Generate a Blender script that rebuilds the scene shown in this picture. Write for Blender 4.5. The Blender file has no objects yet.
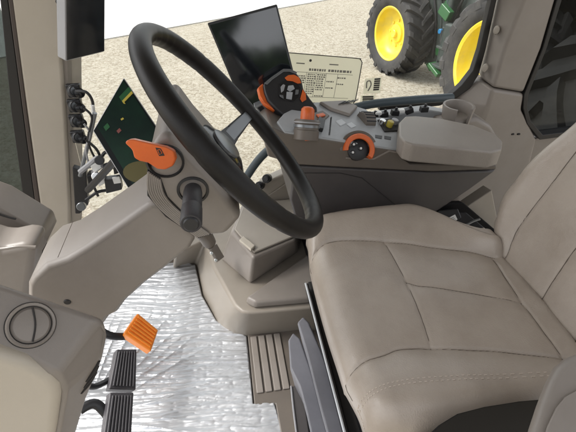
import bpy, bmesh, math, random
from mathutils import Vector as V, Matrix, noise
random.seed(7)
S = bpy.context.scene
COL = S.collection
# ---------------------------------------------------------------- camera
F, PITCH, YAW, H = 411., math.radians(37.3), math.radians(9), 1.25
cp, sp, cy, sy = math.cos(PITCH), math.sin(PITCH), math.cos(YAW), math.sin(YAW)
CR, CF, CU = V((cy, -sy, 0)), V((sy*cp, cy*cp, -sp)), V((sy*sp, cy*sp, cp))
CP = V((0, 0, H))
cam = bpy.data.cameras.new('camera'); co = bpy.data.objects.new('camera', cam); COL.objects.link(co)
cam.sensor_width = 36; cam.lens = F/576*36; cam.clip_start = .02; cam.clip_end = 500
m = Matrix((CR, CU, -CF)).transposed().to_4x4(); m.translation = CP
co.matrix_world = m; S.camera = co

def at(p, X=None, Y=None, Z=None, t=None, pl=None):
    """the point of a plane (X, Y, Z = const or pl = (point, normal)) seen in the direction p of the survey photo"""
    d = CR*((p[0]-288)/F) + CU*((216-p[1])/F) + CF
    if X is not None: t = X/d.x
    elif Y is not None: t = Y/d.y
    elif Z is not None: t = (Z-H)/d.z
    elif pl is not None: t = (V(pl[0])-CP).dot(pl[1])/d.dot(pl[1])
    return CP + d*t
def ats(ps, **k): return [at(p, **k) for p in ps]
def plane3(a, b, c):
    n = (b-a).cross(c-a).normalized()
    if n.dot(a-CP) > 0: n = -n
    return (a, n)

# ---------------------------------------------------------------- materials
def mat(name, col, rough=.5, metal=0., bump=None, var=None, spec=.5, coat=0, dirt=None):
    m = bpy.data.materials.new(name); m.use_nodes = True
    nt = m.node_tree; b = nt.nodes['Principled BSDF']
    b.inputs['Base Color'].default_value = (*col, 1); b.inputs['Roughness'].default_value = rough
    b.inputs['Metallic'].default_value = metal; b.inputs['Specular IOR Level'].default_value = spec
    b.inputs['Coat Weight'].default_value = coat; b.inputs['Coat Roughness'].default_value = .28
    tc = nt.nodes.new('ShaderNodeTexCoord')
    if bump:
        kind, sc, st, dist = bump
        n = nt.nodes.new('ShaderNodeTexVoronoi' if kind == 'v' else 'ShaderNodeTexNoise')
        n.inputs['Scale'].default_value = sc
        nt.links.new(tc.outputs['Object'], n.inputs['Vector'])
        bp = nt.nodes.new('ShaderNodeBump'); bp.inputs['Strength'].default_value = st; bp.inputs['Distance'].default_value = dist
        nt.links.new(n.outputs[0], bp.inputs['Height']); nt.links.new(bp.outputs[0], b.inputs['Normal'])
    if var:
        sc, col2, lo, hi = var
        n = nt.nodes.new('ShaderNodeTexNoise'); n.inputs['Scale'].default_value = sc; n.inputs['Detail'].default_value = 6
        n.inputs['Roughness'].default_value = .65
        nt.links.new(tc.outputs['Object'], n.inputs['Vector'])
        r = nt.nodes.new('ShaderNodeMapRange'); r.inputs['From Min'].default_value = lo; r.inputs['From Max'].default_value = hi
        nt.links.new(n.outputs[0], r.inputs['Value'])
        mx = nt.nodes.new('ShaderNodeMix'); mx.data_type = 'RGBA'
        mx.inputs['A'].default_value = (*col, 1); mx.inputs['B'].default_value = (*col2, 1)
        nt.links.new(r.outputs[0], mx.inputs['Factor']); nt.links.new(mx.outputs['Result'], b.inputs['Base Color'])
        r2 = nt.nodes.new('ShaderNodeMapRange'); r2.inputs['To Min'].default_value = rough-.06; r2.inputs['To Max'].default_value = rough+.08
        nt.links.new(n.outputs[0], r2.inputs['Value']); nt.links.new(r2.outputs[0], b.inputs['Roughness'])
    return m
G = ('n', 900, .25, .0006)
M = {}
M['taupe'] = mat('taupe_plastic', (.22, .194, .172), .38, bump=G, var=(9, (.245, .218, .196), .35, .7))
M['taupe_light'] = mat('light_taupe_plastic', (.30, .268, .23), .42, bump=G, var=(7, (.33, .298, .258), .35, .7))
M['taupe_dark'] = mat('dark_taupe_plastic', (.115, .099, .085), .42, bump=G, var=(9, (.135, .114, .095), .35, .7))
M['cream'] = mat('cream_panel', (.43, .385, .32), .42, bump=G, var=(6, (.455, .41, .345), .35, .7))
M['pad'] = mat('armrest_vinyl', (.27, .24, .212), .42, bump=('v', 500, .5, .0009), var=(8, (.31, .278, .246), .35, .7))
M['leather'] = mat('seat_leather', (.37, .318, .270), .36, coat=.3, bump=('v', 420, .35, .0009), var=(7, (.30, .252, .208), .42, .72))
M['seam'] = mat('seam_thread', (.50, .43, .37), .7)
M['fold'] = mat('leather_fold', (.10, .078, .062), .6)
M['matte_black'] = mat('matte_black', (.010, .0095, .010), .7, spec=.12, bump=G)
M['riser'] = mat('riser_plastic', (.255, .225, .188), .42, bump=G, var=(7, (.285, .252, .213), .35, .7))
M['soft'] = mat('pale_key', (.50, .52, .54), .4)
M['groove'] = mat('dark_gap', (.02, .018, .017), .7)
M['purple'] = mat('charcoal_panel', (.060, .054, .054), .45, bump=G, var=(10, (.070, .063, .062), .35, .7))
M['black'] = mat('black_plastic', (.016, .016, .018), .4, bump=G)
M['black_gloss'] = mat('black_gloss', (.012, .012, .014), .18)
M['rubber'] = mat('black_rubber', (.035, .033, .036), .55, bump=('n', 300, .3, .001))
M['pedal'] = mat('pedal_rubber', (.055, .052, .058), .5, bump=('n', 300, .3, .001))
M['wheel'] = mat('wheel_leather', (.010, .0088, .0082), .42, spec=.26, bump=('v', 1100, .22, .0006))
M['silver'] = mat('satin_grey', (.20, .21, .22), .32, metal=.6)
M['screen_matt'] = mat('matt_screen_edge', (.008, .010, .011), .4, spec=.15)
M['screen'] = mat('screen_glass', (.005, .007, .010), .08, spec=.8, coat=1., bump=('n', 9, .02, .002)); M['screen'].node_tree.nodes['Principled BSDF'].inputs['Coat IOR'].default_value = 1.65; M['screen'].node_tree.nodes['Principled BSDF'].inputs['Coat Roughness'].default_value = .06
M['bezel'] = mat('bezel_grey', (.30, .30, .31), .4)
M['orange'] = mat('orange_plastic', (.66, .125, .02), .38, bump=G, var=(20, (.58, .105, .016), .4, .7))
M['orange2'] = mat('bright_orange_plastic', (.90, .27, .03), .4, bump=G)
M['panelgrey'] = mat('control_panel_grey', (.36, .375, .39), .4, bump=G, var=(12, (.31, .32, .335), .4, .7))
M['railgrey'] = mat('seat_rail_grey', (.15, .15, .168), .4, bump=G, var=(9, (.18, .18, .2), .4, .7))
M['handrail'] = mat('handrail_teal_grey', (.05, .068, .08), .42, bump=G)
M['chrome'] = mat('bright_metal', (.7, .7, .7), .22, metal=1)
M['white'] = mat('white_label', (.75, .75, .73), .5)
M['yellow'] = mat('yellow_paint', (.78, .60, .03), .45, var=(7, (.66, .52, .08), .45, .7), coat=.15)
M['green'] = mat('green_paint', (.014, .085, .024), .4, coat=.3)
M['darkgreen'] = mat('dark_machine', (.022, .032, .030), .5, var=(6, (.05, .06, .055), .45, .65))
M['tyre'] = mat('tyre_rubber', (.026, .025, .026), .75, bump=('n', 60, .3, .004), var=(8, (.05, .047, .044), .45, .7))
M['tyre_dark'] = mat('dark_tyre_rubber', (.04, .039, .038), .6, bump=('n', 60, .3, .004), var=(8, (.08, .075, .07), .45, .7))
M['blue'] = mat('blue_cap', (.02, .16, .36), .4)
M['seal'] = mat('window_seal', (.012, .011, .011), .5)
M['brown'] = mat('brown_seal', (.06, .045, .038), .55)
M['headliner'] = mat('roof_lining', (.30, .285, .265), .8)
M['ygauge'] = mat('dark_olive', (.075, .062, .012), .35)
M['scrgreen'] = mat('green_emblem_field', (.015, .085, .03), .3)
M['scrdark'] = mat('dark_green_screen', (.0035, .013, .010), .3, spec=.25, var=(6, (.005, .026, .014), .4, .65))
M['scryel'] = mat('yellow_emblem', (.42, .34, .05), .4)
M['pinkbit'] = mat('faded_red_icon', (.17, .045, .04), .4)
M['ink'] = mat('printed_ink', (.06, .055, .05), .6)
M['inkgrey'] = mat('faint_ink', (.27, .255, .22), .6)
M['concrete'] = mat('pale_concrete', (.60, .59, .57), .8, var=(.6, (.50, .49, .47), .35, .7))

def glass_mat(name, tint, refl):
    m = bpy.data.materials.new(name); m.use_nodes = True; nt = m.node_tree; nt.nodes.clear()
    o = nt.nodes.new('ShaderNodeOutputMaterial'); mix = nt.nodes.new('ShaderNodeMixShader')
    t = nt.nodes.new('ShaderNodeBsdfTransparent'); t.inputs[0].default_value = (*tint, 1)
    g = nt.nodes.new('ShaderNodeBsdfGlossy'); g.inputs['Roughness'].default_value = .02
    lw = nt.nodes.new('ShaderNodeFresnel'); lw.inputs[0].default_value = 1.4
    mm = nt.nodes.new('ShaderNodeMath'); mm.operation = 'MULTIPLY'; mm.inputs[1].default_value = refl
    nt.links.new(lw.outputs[0], mm.inputs[0]); nt.links.new(mm.outputs[0], mix.inputs[0])
    nt.links.new(t.outputs[0], mix.inputs[1]); nt.links.new(g.outputs[0], mix.inputs[2]); nt.links.new(mix.outputs[0], o.inputs[0])
    return m
M['glass'] = glass_mat('clear_glass', (.97, .98, .97), .6)
M['tint_dark'] = glass_mat('dark_tinted_glass', (.36, .37, .37), .22)
M['tint'] = glass_mat('tinted_glass', (.27, .30, .295), 1.0)

def foil_mat():
    m = bpy.data.materials.new('silver_foil'); m.use_nodes = True; nt = m.node_tree; b = nt.nodes['Principled BSDF']
    b.inputs['Base Color'].default_value = (.54, .552, .575, 1); b.inputs['Metallic'].default_value = .7; b.inputs['Roughness'].default_value = .42
    tc = nt.nodes.new('ShaderNodeTexCoord'); mp = nt.nodes.new('ShaderNodeMapping'); mp.inputs['Scale'].default_value = (1, 5, 1)
    mp.inputs['Rotation'].default_value = (0, 0, .12)
    n = nt.nodes.new('ShaderNodeTexNoise'); n.inputs['Scale'].default_value = 28; n.inputs['Detail'].default_value = 5
    nt.links.new(tc.outputs['Object'], mp.inputs[0]); nt.links.new(mp.outputs[0], n.inputs['Vector'])
    bp = nt.nodes.new('ShaderNodeBump'); bp.inputs['Strength'].default_value = .12; bp.inputs['Distance'].default_value = .002
    nt.links.new(n.outputs[0], bp.inputs['Height']); nt.links.new(bp.outputs[0], b.inputs['Normal'])
    return m
M['foil'] = foil_mat()

def gravel_mat():
    m = bpy.data.materials.new('pale_gravel'); m.use_nodes = True; nt = m.node_tree; b = nt.nodes['Principled BSDF']
    b.inputs['Roughness'].default_value = .9; b.inputs['Specular IOR Level'].default_value = .2
    tc = nt.nodes.new('ShaderNodeTexCoord')
    v = nt.nodes.new('ShaderNodeTexVoronoi'); v.inputs['Scale'].default_value = 26
    v2 = nt.nodes.new('ShaderNodeTexVoronoi'); v2.inputs['Scale'].default_value = 70
    n = nt.nodes.new('ShaderNodeTexNoise'); n.inputs['Scale'].default_value = 9; n.inputs['Detail'].default_value = 10; n.inputs['Roughness'].default_value = .8
    n2 = nt.nodes.new('ShaderNodeTexNoise'); n2.inputs['Scale'].default_value = .5; n2.inputs['Detail'].default_value = 4
    for q in (v, v2, n, n2): nt.links.new(tc.outputs['Object'], q.inputs['Vector'])
    bw = nt.nodes.new('ShaderNodeSeparateColor'); nt.links.new(v.outputs['Color'], bw.inputs[0])
    bw2 = nt.nodes.new('ShaderNodeSeparateColor'); nt.links.new(v2.outputs['Color'], bw2.inputs[0])
    a = nt.nodes.new('ShaderNodeMath'); a.operation = 'ADD'; nt.links.new(bw.outputs[0], a.inputs[0]); nt.links.new(bw2.outputs[0], a.inputs[1])
    c = nt.nodes.new('ShaderNodeMath'); c.operation = 'MULTIPLY_ADD'; c.inputs[1].default_value = 2.6; nt.links.new(n.outputs[0], c.inputs[0]); nt.links.new(a.outputs[0], c.inputs[2])
    d = nt.nodes.new('ShaderNodeMath'); d.operation = 'MULTIPLY_ADD'; d.inputs[1].default_value = .7; nt.links.new(n2.outputs[0], d.inputs[0]); nt.links.new(c.outputs[0], d.inputs[2])
    r = nt.nodes.new('ShaderNodeValToRGB'); e = r.color_ramp.elements
    mr = nt.nodes.new('ShaderNodeMapRange'); mr.inputs['From Min'].default_value = 1.4; mr.inputs['From Max'].default_value = 3.8
    nt.links.new(d.outputs[0], mr.inputs[0]); nt.links.new(mr.outputs[0], r.inputs[0])
    e[0].position = 0; e[0].color = (.19, .155, .105, 1); e[1].position = 1; e[1].color = (.60, .56, .48, 1)
    x = r.color_ramp.elements.new(.38); x.color = (.40, .355, .28, 1)
    x = r.color_ramp.elements.new(.62); x.color = (.50, .455, .375, 1)
    nt.links.new(r.outputs[0], b.inputs['Base Color'])
    bp = nt.nodes.new('ShaderNodeBump'); bp.inputs['Strength'].default_value = .8; bp.inputs['Distance'].default_value = .03
    nt.links.new(c.outputs[0], bp.inputs['Height']); nt.links.new(bp.outputs[0], b.inputs['Normal'])
    return m
M['gravel'] = gravel_mat()

# ---------------------------------------------------------------- mesh helpers
def NB(): return bmesh.new()
def prism(bm, pts, vec, top_scale=None):
    vec = V(vec)
    a = [bm.verts.new(p) for p in pts]
    if top_scale:
        c = sum(pts, V())/len(pts)
        b = [bm.verts.new(c+(p-c)*top_scale+vec) for p in pts]
    else: b = [bm.verts.new(p+vec) for p in pts]
    n = len(pts)
    bm.faces.new(a); bm.faces.new(b[::-1])
    for i in range(n): bm.faces.new((a[i], b[i], b[(i+1) % n], a[(i+1) % n]))
    return bm
def loft(bm, A, B):
    a = [bm.verts.new(p) for p in A]; b = [bm.verts.new(p) for p in B]; n = len(A)
    bm.faces.new(a); bm.faces.new(b[::-1])
    for i in range(n): bm.faces.new((a[i], b[i], b[(i+1) % n], a[(i+1) % n]))
    return bm
def box(bm, c, s, R=None):
    c = V(c); R = R or Matrix.Identity(3)
    pts = [c+R@V((x*s[0]/2, y*s[1]/2, -s[2]/2)) for x, y in ((-1, -1), (1, -1), (1, 1), (-1, 1))]
    return prism(bm, pts, R@V((0, 0, s[2])))
def smoothpath(pts, k=6):
    P = [V(p) for p in pts]
    if len(P) < 3: return P
    out = []
    for i in range(len(P)-1):
        p0 = P[max(i-1, 0)]; p1 = P[i]; p2 = P[i+1]; p3 = P[min(i+2, len(P)-1)]
        for j in range(k):
            t = j/k
            out.append(.5*((2*p1)+(p2-p0)*t+(2*p0-5*p1+4*p2-p3)*t*t+(3*p1-p0-3*p2+p3)*t**3))
    out.append(P[-1]); return out
def tube(bm, pts, r, n=10, smooth=True, k=6, flat=1.):
    P = smoothpath(pts, k) if smooth else [V(p) for p in pts]
    L = len(P); up = None; rings = []
    for i in range(L):
        d = (P[min(i+1, L-1)]-P[max(i-1, 0)]).normalized()
        if up is None:
            up = d.orthogonal().normalized()
        up = (up-d*up.dot(d)).normalized(); sd = d.cross(up)
        rr = r(i/(L-1)) if callable(r) else r
        rings.append([bm.verts.new(P[i]+(up*math.cos(2*math.pi*j/n)+sd*math.sin(2*math.pi*j/n)*flat)*rr) for j in range(n)])
    for a, b in zip(rings, rings[1:]):
        for j in range(n): bm.faces.new((a[j], a[(j+1) % n], b[(j+1) % n], b[j]))
    bm.faces.new(rings[0][::-1]); bm.faces.new(rings[-1])
    return bm
def frame(ax):
    ax = V(ax).normalized(); u = ax.orthogonal().normalized(); return u, ax.cross(u), ax
def lathe(bm, prof, o, ax, n=32, a0=0, a1=2*math.pi, u=None):
    """prof: list of (radius, height along ax)"""
    o = V(o); ax = V(ax).normalized()
    if u is None: u = ax.orthogonal()
    u = (V(u)-ax*V(u).dot(ax)).normalized(); w = ax.cross(u)
    full = abs(a1-a0-2*math.pi) < 1e-6
    cnt = n if full else n+1
    rings = []
    for r, h in prof:
        rings.append([bm.verts.new(o+ax*h+(u*math.cos(a0+(a1-a0)*j/n)+w*math.sin(a0+(a1-a0)*j/n))*max(r, 1e-5)) for j in range(cnt)])
    for a, b in zip(rings, rings[1:]):
        for j in range(n): bm.faces.new((a[j], a[(j+1) % cnt], b[(j+1) % cnt], b[j]))
    bm.faces.new(rings[0][::-1] if full else [x[0] for x in rings])
    bm.faces.new(rings[-1] if full else [x[-1] for x in rings][::-1])
    return bm
def disc(bm, c, ax, r, h, n=24, ch=.15):
    return lathe(bm, [(r, 0), (r, h-r*ch), (r*(1-ch), h)], c, ax, n)

def part(name, bm, m, parent=None, bevel=0, seg=3, ang=35, recalc=True, sharp=40):
    if recalc: bmesh.ops.recalc_face_normals(bm, faces=bm.faces)
    c = sum((v.co for v in bm.verts), V())/max(len(bm.verts), 1)
    pw = V(parent['_w']) if parent is not None and '_w' in parent.keys() else V((0, 0, 0))
    for v in bm.verts: v.co -= c
    me = bpy.data.meshes.new(name); bm.to_mesh(me); bm.free()
    for p in me.polygons: p.use_smooth = True
    me.set_sharp_from_angle(angle=math.radians(sharp))
    me.materials.append(M[m] if isinstance(m, str) else m)
    o = bpy.data.objects.new(name, me); COL.objects.link(o)
    o.location = c-pw; o['_w'] = c
    if parent is not None: o.parent = parent
    if bevel:
        b = o.modifiers.new('bevel', 'BEVEL'); b.width = bevel; b.segments = seg; b.limit_method = 'ANGLE'; b.angle_limit = math.radians(ang)
        b.harden_normals = False
        for p in me.polygons: p.use_smooth = True
        me.set_sharp_from_angle(angle=math.radians(180))
        w = o.modifiers.new('wn', 'WEIGHTED_NORMAL'); w.keep_sharp = False; w.weight = 80
    return o
def thing(name, loc, label, cat, group=None):
    o = bpy.data.objects.new(name, None); COL.objects.link(o); o.location = loc; o['_w'] = V(loc)
    o.empty_display_size = .05
    o['label'] = label; o['category'] = cat
    if group: o['group'] = group
    return o
def tag(o, label, cat, group=None):
    o['label'] = label; o['category'] = cat
    if group: o['group'] = group
    return o
def struct(o): o['kind'] = 'structure'; return o

# ---------------------------------------------------------------- ground
GZ = -1.35
bm = NB(); prism(bm, [V((-150, -150, GZ-.3)), V((150, -150, GZ-.3)), V((150, 200, GZ-.3)), V((-150, 200, GZ-.3))], (0, 0, .3))
struct(part('gravel_ground', bm, 'gravel'))
a, b = at((110, 39), Z=GZ), at((312, 3), Z=GZ)
d = (b-a).normalized(); nrm = V((-d.y, d.x, 0))
A0, A1 = a-d*60, a+d*90
bm = NB(); prism(bm, [V((p.x, p.y, GZ-.2)) for p in (A0, A1, A1+nrm*60, A0+nrm*60)], (0, 0, .225))
struct(part('pavement', bm, 'concrete'))

# ---------------------------------------------------------------- tractor wheels
def wheel(name, c, out, R, width, rr, lugs, rim_m, tyre_m, parent=None, label=None, cat=None, spin=0.):
    """c centre of the wheel, out its outer axis"""
    c = V(c); out = V(out).normalized(); u = V((0, 0, 1)); w = out.cross(u)
    if parent is None: t = thing(name, (c.x, c.y, GZ), label, cat)
    else:
        t = bpy.data.objects.new(name, None); COL.objects.link(t); t.parent = parent; t.location = c-V(parent['_w']); t['_w'] = c
    hw = width/2; ti = R*.935
    bm = NB()
    prof = [(rr*.96, -hw*.72), (rr*1.04, -hw*.86), (rr+(R-rr)*.4, -hw*1.0), (rr+(R-rr)*.72, -hw*.97), (ti*.985, -hw*.86), (ti, -hw*.5), (ti*1.004, 0),
            (ti, hw*.5), (ti*.985, hw*.86), (rr+(R-rr)*.72, hw*.97), (rr+(R-rr)*.4, hw), (rr*1.04, hw*.86), (rr*.96, hw*.72)]
    rings = []
    for r, h in prof: rings.append([bm.verts.new(c+out*h+(u*math.cos(2*math.pi*j/64)+w*math.sin(2*math.pi*j/64))*r) for j in range(64)])
    for a, b in zip(rings, rings[1:]+rings[:1]):
        for j in range(64): bm.faces.new((a[j], a[(j+1) % 64], b[(j+1) % 64], b[j]))
    da = 2*math.pi/lugs
    for side in (-1, 1):
        for k in range(lugs):
            a0 = (k+(.5 if side > 0 else 0))*da+spin
            def P(a, h, r): return c+out*h+(u*math.cos(a)+w*math.sin(a))*r
            # bar from the centre line sweeping back to the shoulder and down the side wall
            secs = []
            for q in range(6):
                f = q/5
                ang = a0+da*.95*f**.85
                h = side*hw*(-.05+.98*min(1, f*1.12)); base = ti*(.985 if f < .95 else .93)
                top = R if f < .85 else R*(.985 if f < .95 else .955)
                tw = da*(.16+.08*f)
                if f > .95: h = side*hw*1.01
                secs.append([P(ang-tw, h, base-.02), P(ang-tw*.8, h, top), P(ang+tw*.8, h, top), P(ang+tw, h, base-.02)])
            vs = [[bm.verts.new(p) for p in s] for s in secs]
            for x, y in zip(vs, vs[1:]):
                for j in range(4): bm.faces.new((x[j], x[(j+1) % 4], y[(j+1) % 4], y[j]))
            bm.faces.new(vs[0]); bm.faces.new(vs[-1][::-1])
    part('tyre', bm, tyre_m, t, sharp=35)
    bm = NB()
    lathe(bm, [(rr*1.03, hw*.80), (rr*.99, hw*.84), (rr*.93, hw*.78), (rr*.88, hw*.45), (rr*.80, hw*.18), (rr*.62, hw*.02), (rr*.36, hw*.06), (rr*.34, hw*.2), (rr*.2, hw*.26), (.001, hw*.26)][::-1]
          + [(rr*.97, -hw*.7), (.001, -hw*.7)], c, out, 48)
    rim = part('rim', bm, rim_m, t)
    for k in range(8):
        a = k*math.pi/4
        bm = NB(); disc(bm, c+out*hw*.05+(u*math.cos(a)+w*math.sin(a))*rr*.47, out, rr*.05, hw*.09, 8); part('wheel_nut', bm, rim_m, rim)
    bm = NB(); disc(bm, c+out*hw*.25, out, rr*.16, hw*.22, 20); part('hub', bm, rim_m, t)
    return t

# parked tractor
FW, RW = at((398, 33), Z=GZ+.70), at((501, 66), Z=GZ+.90)
RW = V((RW.x, RW.y, GZ+.88))
ax = V((RW.x-FW.x, RW.y-FW.y, 0)).normalized()          # front to rear
outn = V((ax.y, -ax.x, 0));
if outn.dot(CP-FW) < 0: outn = -outn
outn = V((-.97, -.24, 0)).normalized()
axd = V((-outn.y, outn.x, 0));
if axd.dot(RW-FW) < 0: axd = -axd
tr = thing('parked_tractor', (FW.x, FW.y, GZ), 'green tractor with yellow wheel rims parked on the gravel beyond the right window', 'tractor')
wheel('front_wheel', FW, outn, .72, .50, .455, 20, 'yellow', 'tyre', tr, spin=.1)
wheel('rear_wheel', RW, outn, .88, .56, .60, 20, 'yellow', 'tyre', tr, spin=.05)
inn = -outn
def TP(f, s, z): return V((FW.x, FW.y, GZ))+axd*f+inn*s+V((0, 0, z))       # f to the rear, s inwards
wheel('front_wheel', TP(0, 1.9, .72), inn, .72, .50, .455, 20, 'yellow', 'tyre', tr)
rp = V((RW.x, RW.y, 0))-V((FW.x, FW.y, 0)); rf = rp.dot(axd)
wheel('rear_wheel', TP(rf, rp.dot(inn)+1.9, .88), inn, .88, .62, .60, 20, 'yellow', 'tyre', tr)
RT = Matrix((axd, inn, V((0, 0, 1)))).transposed()
bm = NB(); box(bm, TP(rf*.45, .95, 1.0), (rf*1.25, .62, .52), RT); box(bm, TP(0, .95, .72), (.3, 1.5, .22), RT); box(bm, TP(rf, 1.0, .95), (.5, 1.6, .5), RT)
box(bm, TP(rf*.5, .5, .95), (.28, .3, .9), RT)
part('chassis', bm, 'darkgreen', tr, .03)
bm = NB(); prism(bm, [TP(f, .55, z) for f, z in ((-.9, 1.25), (-1.0, 1.6), (-.6, 1.95), (rf*.6, 2.1), (rf*.6, 1.3))], inn*.8); part('hood', bm, 'green', tr, .06)
bm = NB(); prism(bm, [TP(f, .3, z) for f, z in ((rf*.62, 1.35), (rf*.6, 2.9), (rf*1.3, 2.9), (rf*1.35, 1.6))], inn*1.4); part('cab', bm, 'black_gloss', tr, .06)
bm = NB(); prism(bm, [TP(f, -.15, z) for f, z in ((rf*.62, 1.75), (rf*.72, 2.05), (rf*1.1, 2.15), (rf*1.35, 1.9), (rf*1.3, 1.85), (rf*1.1, 2.08), (rf*.75, 1.98))], inn*.6); part('fender', bm, 'green', tr, .02)
bm = NB(); box(bm, TP(rf*.5, .32, .78), (.55, .5, .62), RT); box(bm, TP(rf*.38, .28, 1.2), (.12, .3, .5), RT); part('fuel_tank', bm, 'darkgreen', tr, .05)
bm = NB()
for k in range(3): box(bm, TP(rf*.44, .12+.05*k, .42+.28*k), (.36, .22, .04), RT)
for k in (-1, 1): box(bm, TP(rf*.44+k*.17, .16, .75), (.03, .05, .75), RT)
part('step', bm, 'darkgreen', tr, .008)
for (f, s, z, sz) in ((.42, .05, .36, (.3, .16, .07)), (.52, .08, .66, (.22, .14, .06)), (.38, .1, 1.22, (.25, .1, .16)), (.56, .1, 1.0, (.1, .1, .1)), (.47, .06, .5, (.12, .1, .06))):
    bm = NB(); box(bm, TP(rf*f, s, z), sz, RT@Matrix.Rotation(.4, 3, 'Y')); part('bracket', bm, 'green', tr, .015)
TPL = (TP(0, .30, 0), outn)
for nm, q, mm, th in (('frame_plate', [(424, -30), (424, 64), (433, 66), (440, 60), (443, -30)], 'darkgreen', .12), ('frame_plate', [(441, -30), (440, 50), (450, 58), (462, 30), (478, 8), (490, -30)], 'darkgreen', .10), ('frame_plate', [(430, 56), (431, 74), (441, 78), (446, 70), (445, 58)], 'darkgreen', .10),
                       ('bracket', [(437, 48), (445, 46), (449, 52), (444, 57), (437, 55)], 'green', .16), ('bracket', [(427, 63), (437, 61), (441, 69), (431, 71)], 'green', .17), ('bracket', [(446, 2), (452, -4), (455, 6), (449, 9)], 'green', .16), ('bracket', [(468, 10), (476, 6), (482, 8), (474, 15)], 'green', .16),
                       ('bracket', [(449, 32), (454, 33), (453, 41), (448, 39)], 'green', .16), ('bracket', [(440, -12), (448, -14), (449, -2), (441, 0)], 'green', .16), ('bracket', [(459, 24), (463, 20), (466, 25), (461, 30)], 'green', .16)):
    bm = NB(); P = ats(q, pl=TPL); prism(bm, [p-outn*.12 for p in P], outn*th); part(nm, bm, mm, tr, .012)
for k, q in enumerate(([(428, -20), (430, 30), (427, 60)], [(434, -20), (437, 20), (434, 58)], [(452, -10), (447, 20), (456, 46)], [(470, -10), (458, 12), (452, 30)])):
    bm = NB(); tube(bm, [p+outn*.03 for p in ats(q, pl=TPL)], .02, 8); part('hose', bm, 'black' if k % 2 else 'handrail', tr)
bm = NB(); disc(bm, at((443, 31), pl=TPL)+outn*.03, outn, .04, .05); part('filler_cap', bm, 'blue', tr)
bm = NB()
for k in range(5):
    tube(bm, [TP(rf*(.32+.05*k), .25, .9), TP(rf*(.36+.05*k), .18-.02*k, .75+.1*k), TP(rf*(.34+.06*k), .3, 1.25)], .018, 6)
part('hoses', bm, 'black', tr)

# ---------------------------------------------------------------- cab shell
cab = thing('tractor_cab', (.2, .75, 0), 'beige tractor cab with pillars, windows, floor and trim seen from its open left door', 'tractor cab')
YR = 1.45
# floor pan
bm = NB(); prism(bm, [V((-.95, .30, -.06)), V((1.3, .30, -.06)), V((1.3, 1.5, -.06)), V((-.95, 1.5, -.06))], (0, 0, .054)); part('floor_pan', bm, 'taupe_dark', cab, .01)
bm = NB(); prism(bm, [V((-1.1, -.02, 1.74)), V((1.45, -.02, 1.74)), V((1.45, 1.62, 1.74)), V((-1.1, 1.62, 1.74))], (0, 0, .14)); part('roof', bm, 'headliner', cab, .05)
# right front pillar
bm = NB()
pa = ats([(12, -60), (10, 0), (26, 112), (42, 225), (52, 300)], Y=YR); pb = ats([(70, 300), (70, 200), (66, 120), (62, 60), (60, 0), (58, -60)], Y=YR)
top = at((6, -160), Y=YR); top2 = at((50, -160), Y=YR)
prism(bm, pa[::-1]+[top, top2]+pb[::-1], (0, .07, 0)); pil = part('pillar', bm, 'cream', cab, .012); pil['label'] = 'cream right front pillar with sockets'
bm = NB()
loft(bm, [p+V((0, .012, 0)) for p in ats([(59, -160), (60, 0), (62, 60), (66, 120), (70, 205), (74, 300)], Y=YR)][::-1], [p for p in ats([(79, -160), (79, 0), (80, 60), (80, 70), (81, 120), (83, 205)], Y=YR+.09)][::-1])
part('pillar_return', bm, 'taupe', cab, .004)  # shadow on this side of the cream pillar, put in as a darker plastic
# front window frame + glass
bm = NB(); q = ats([(2, -60), (8, 0), (23, 112), (38, 225), (46, 270), (54, 270), (43, 225), (27, 112), (13, 0), (6, -60)], Y=YR); prism(bm, q, (0, .04, 0)); fr = part('window_seal', bm, 'brown', cab, .003)
bm = NB(); q = ats([(-4, -60), (0, 0), (11, 112), (27, 225), (34, 270), (46, 270), (38, 225), (23, 112), (8, 0), (2, -60)], Y=YR+.015); prism(bm, q, (0, .03, 0)); part('window_seal', bm, 'seal', cab, .003)
bm = NB(); prism(bm, [V((-.62, YR+.035, 1.3)), V((-1.3, YR+.035, 1.3)), V((-1.3, YR+.035, -.2)), V((-.8, YR+.035, -.2)), V((-.67, YR+.035, .7))], (0, .006, 0)); part('window_glass', bm, 'tint', cab)['label'] = 'tinted front side glass'
# right window: glass, seal
bm = NB(); prism(bm, [V((-.6, YR+.03, .1)), V((.35, YR+.03, .1)), V((.55, YR+.03, .58)), V((.93, YR+.03, .58)), V((1.0, YR+.03, .66)), V((1.0, YR+.03, 1.72)), V((-.4, YR+.03, 1.72)), V((-.55, YR+.03, .7))], (0, .006, 0))
part('window_glass', bm, 'glass', cab)['label'] = 'clear right window glass'
so = [(505, -70), (497, 0), (486, 50), (479, 75), (470, 89), (455, 99), (440, 106), (380, 112)]
si = [(380, 107), (438, 101), (450, 96), (462, 85), (473, 71), (480, 50), (491.5, 0), (499, -70)]
bm = NB(); prism(bm, ats(so+si, Y=YR-.004), (0, .03, 0)); part('window_seal', bm, 'seal', cab, .004)
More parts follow.
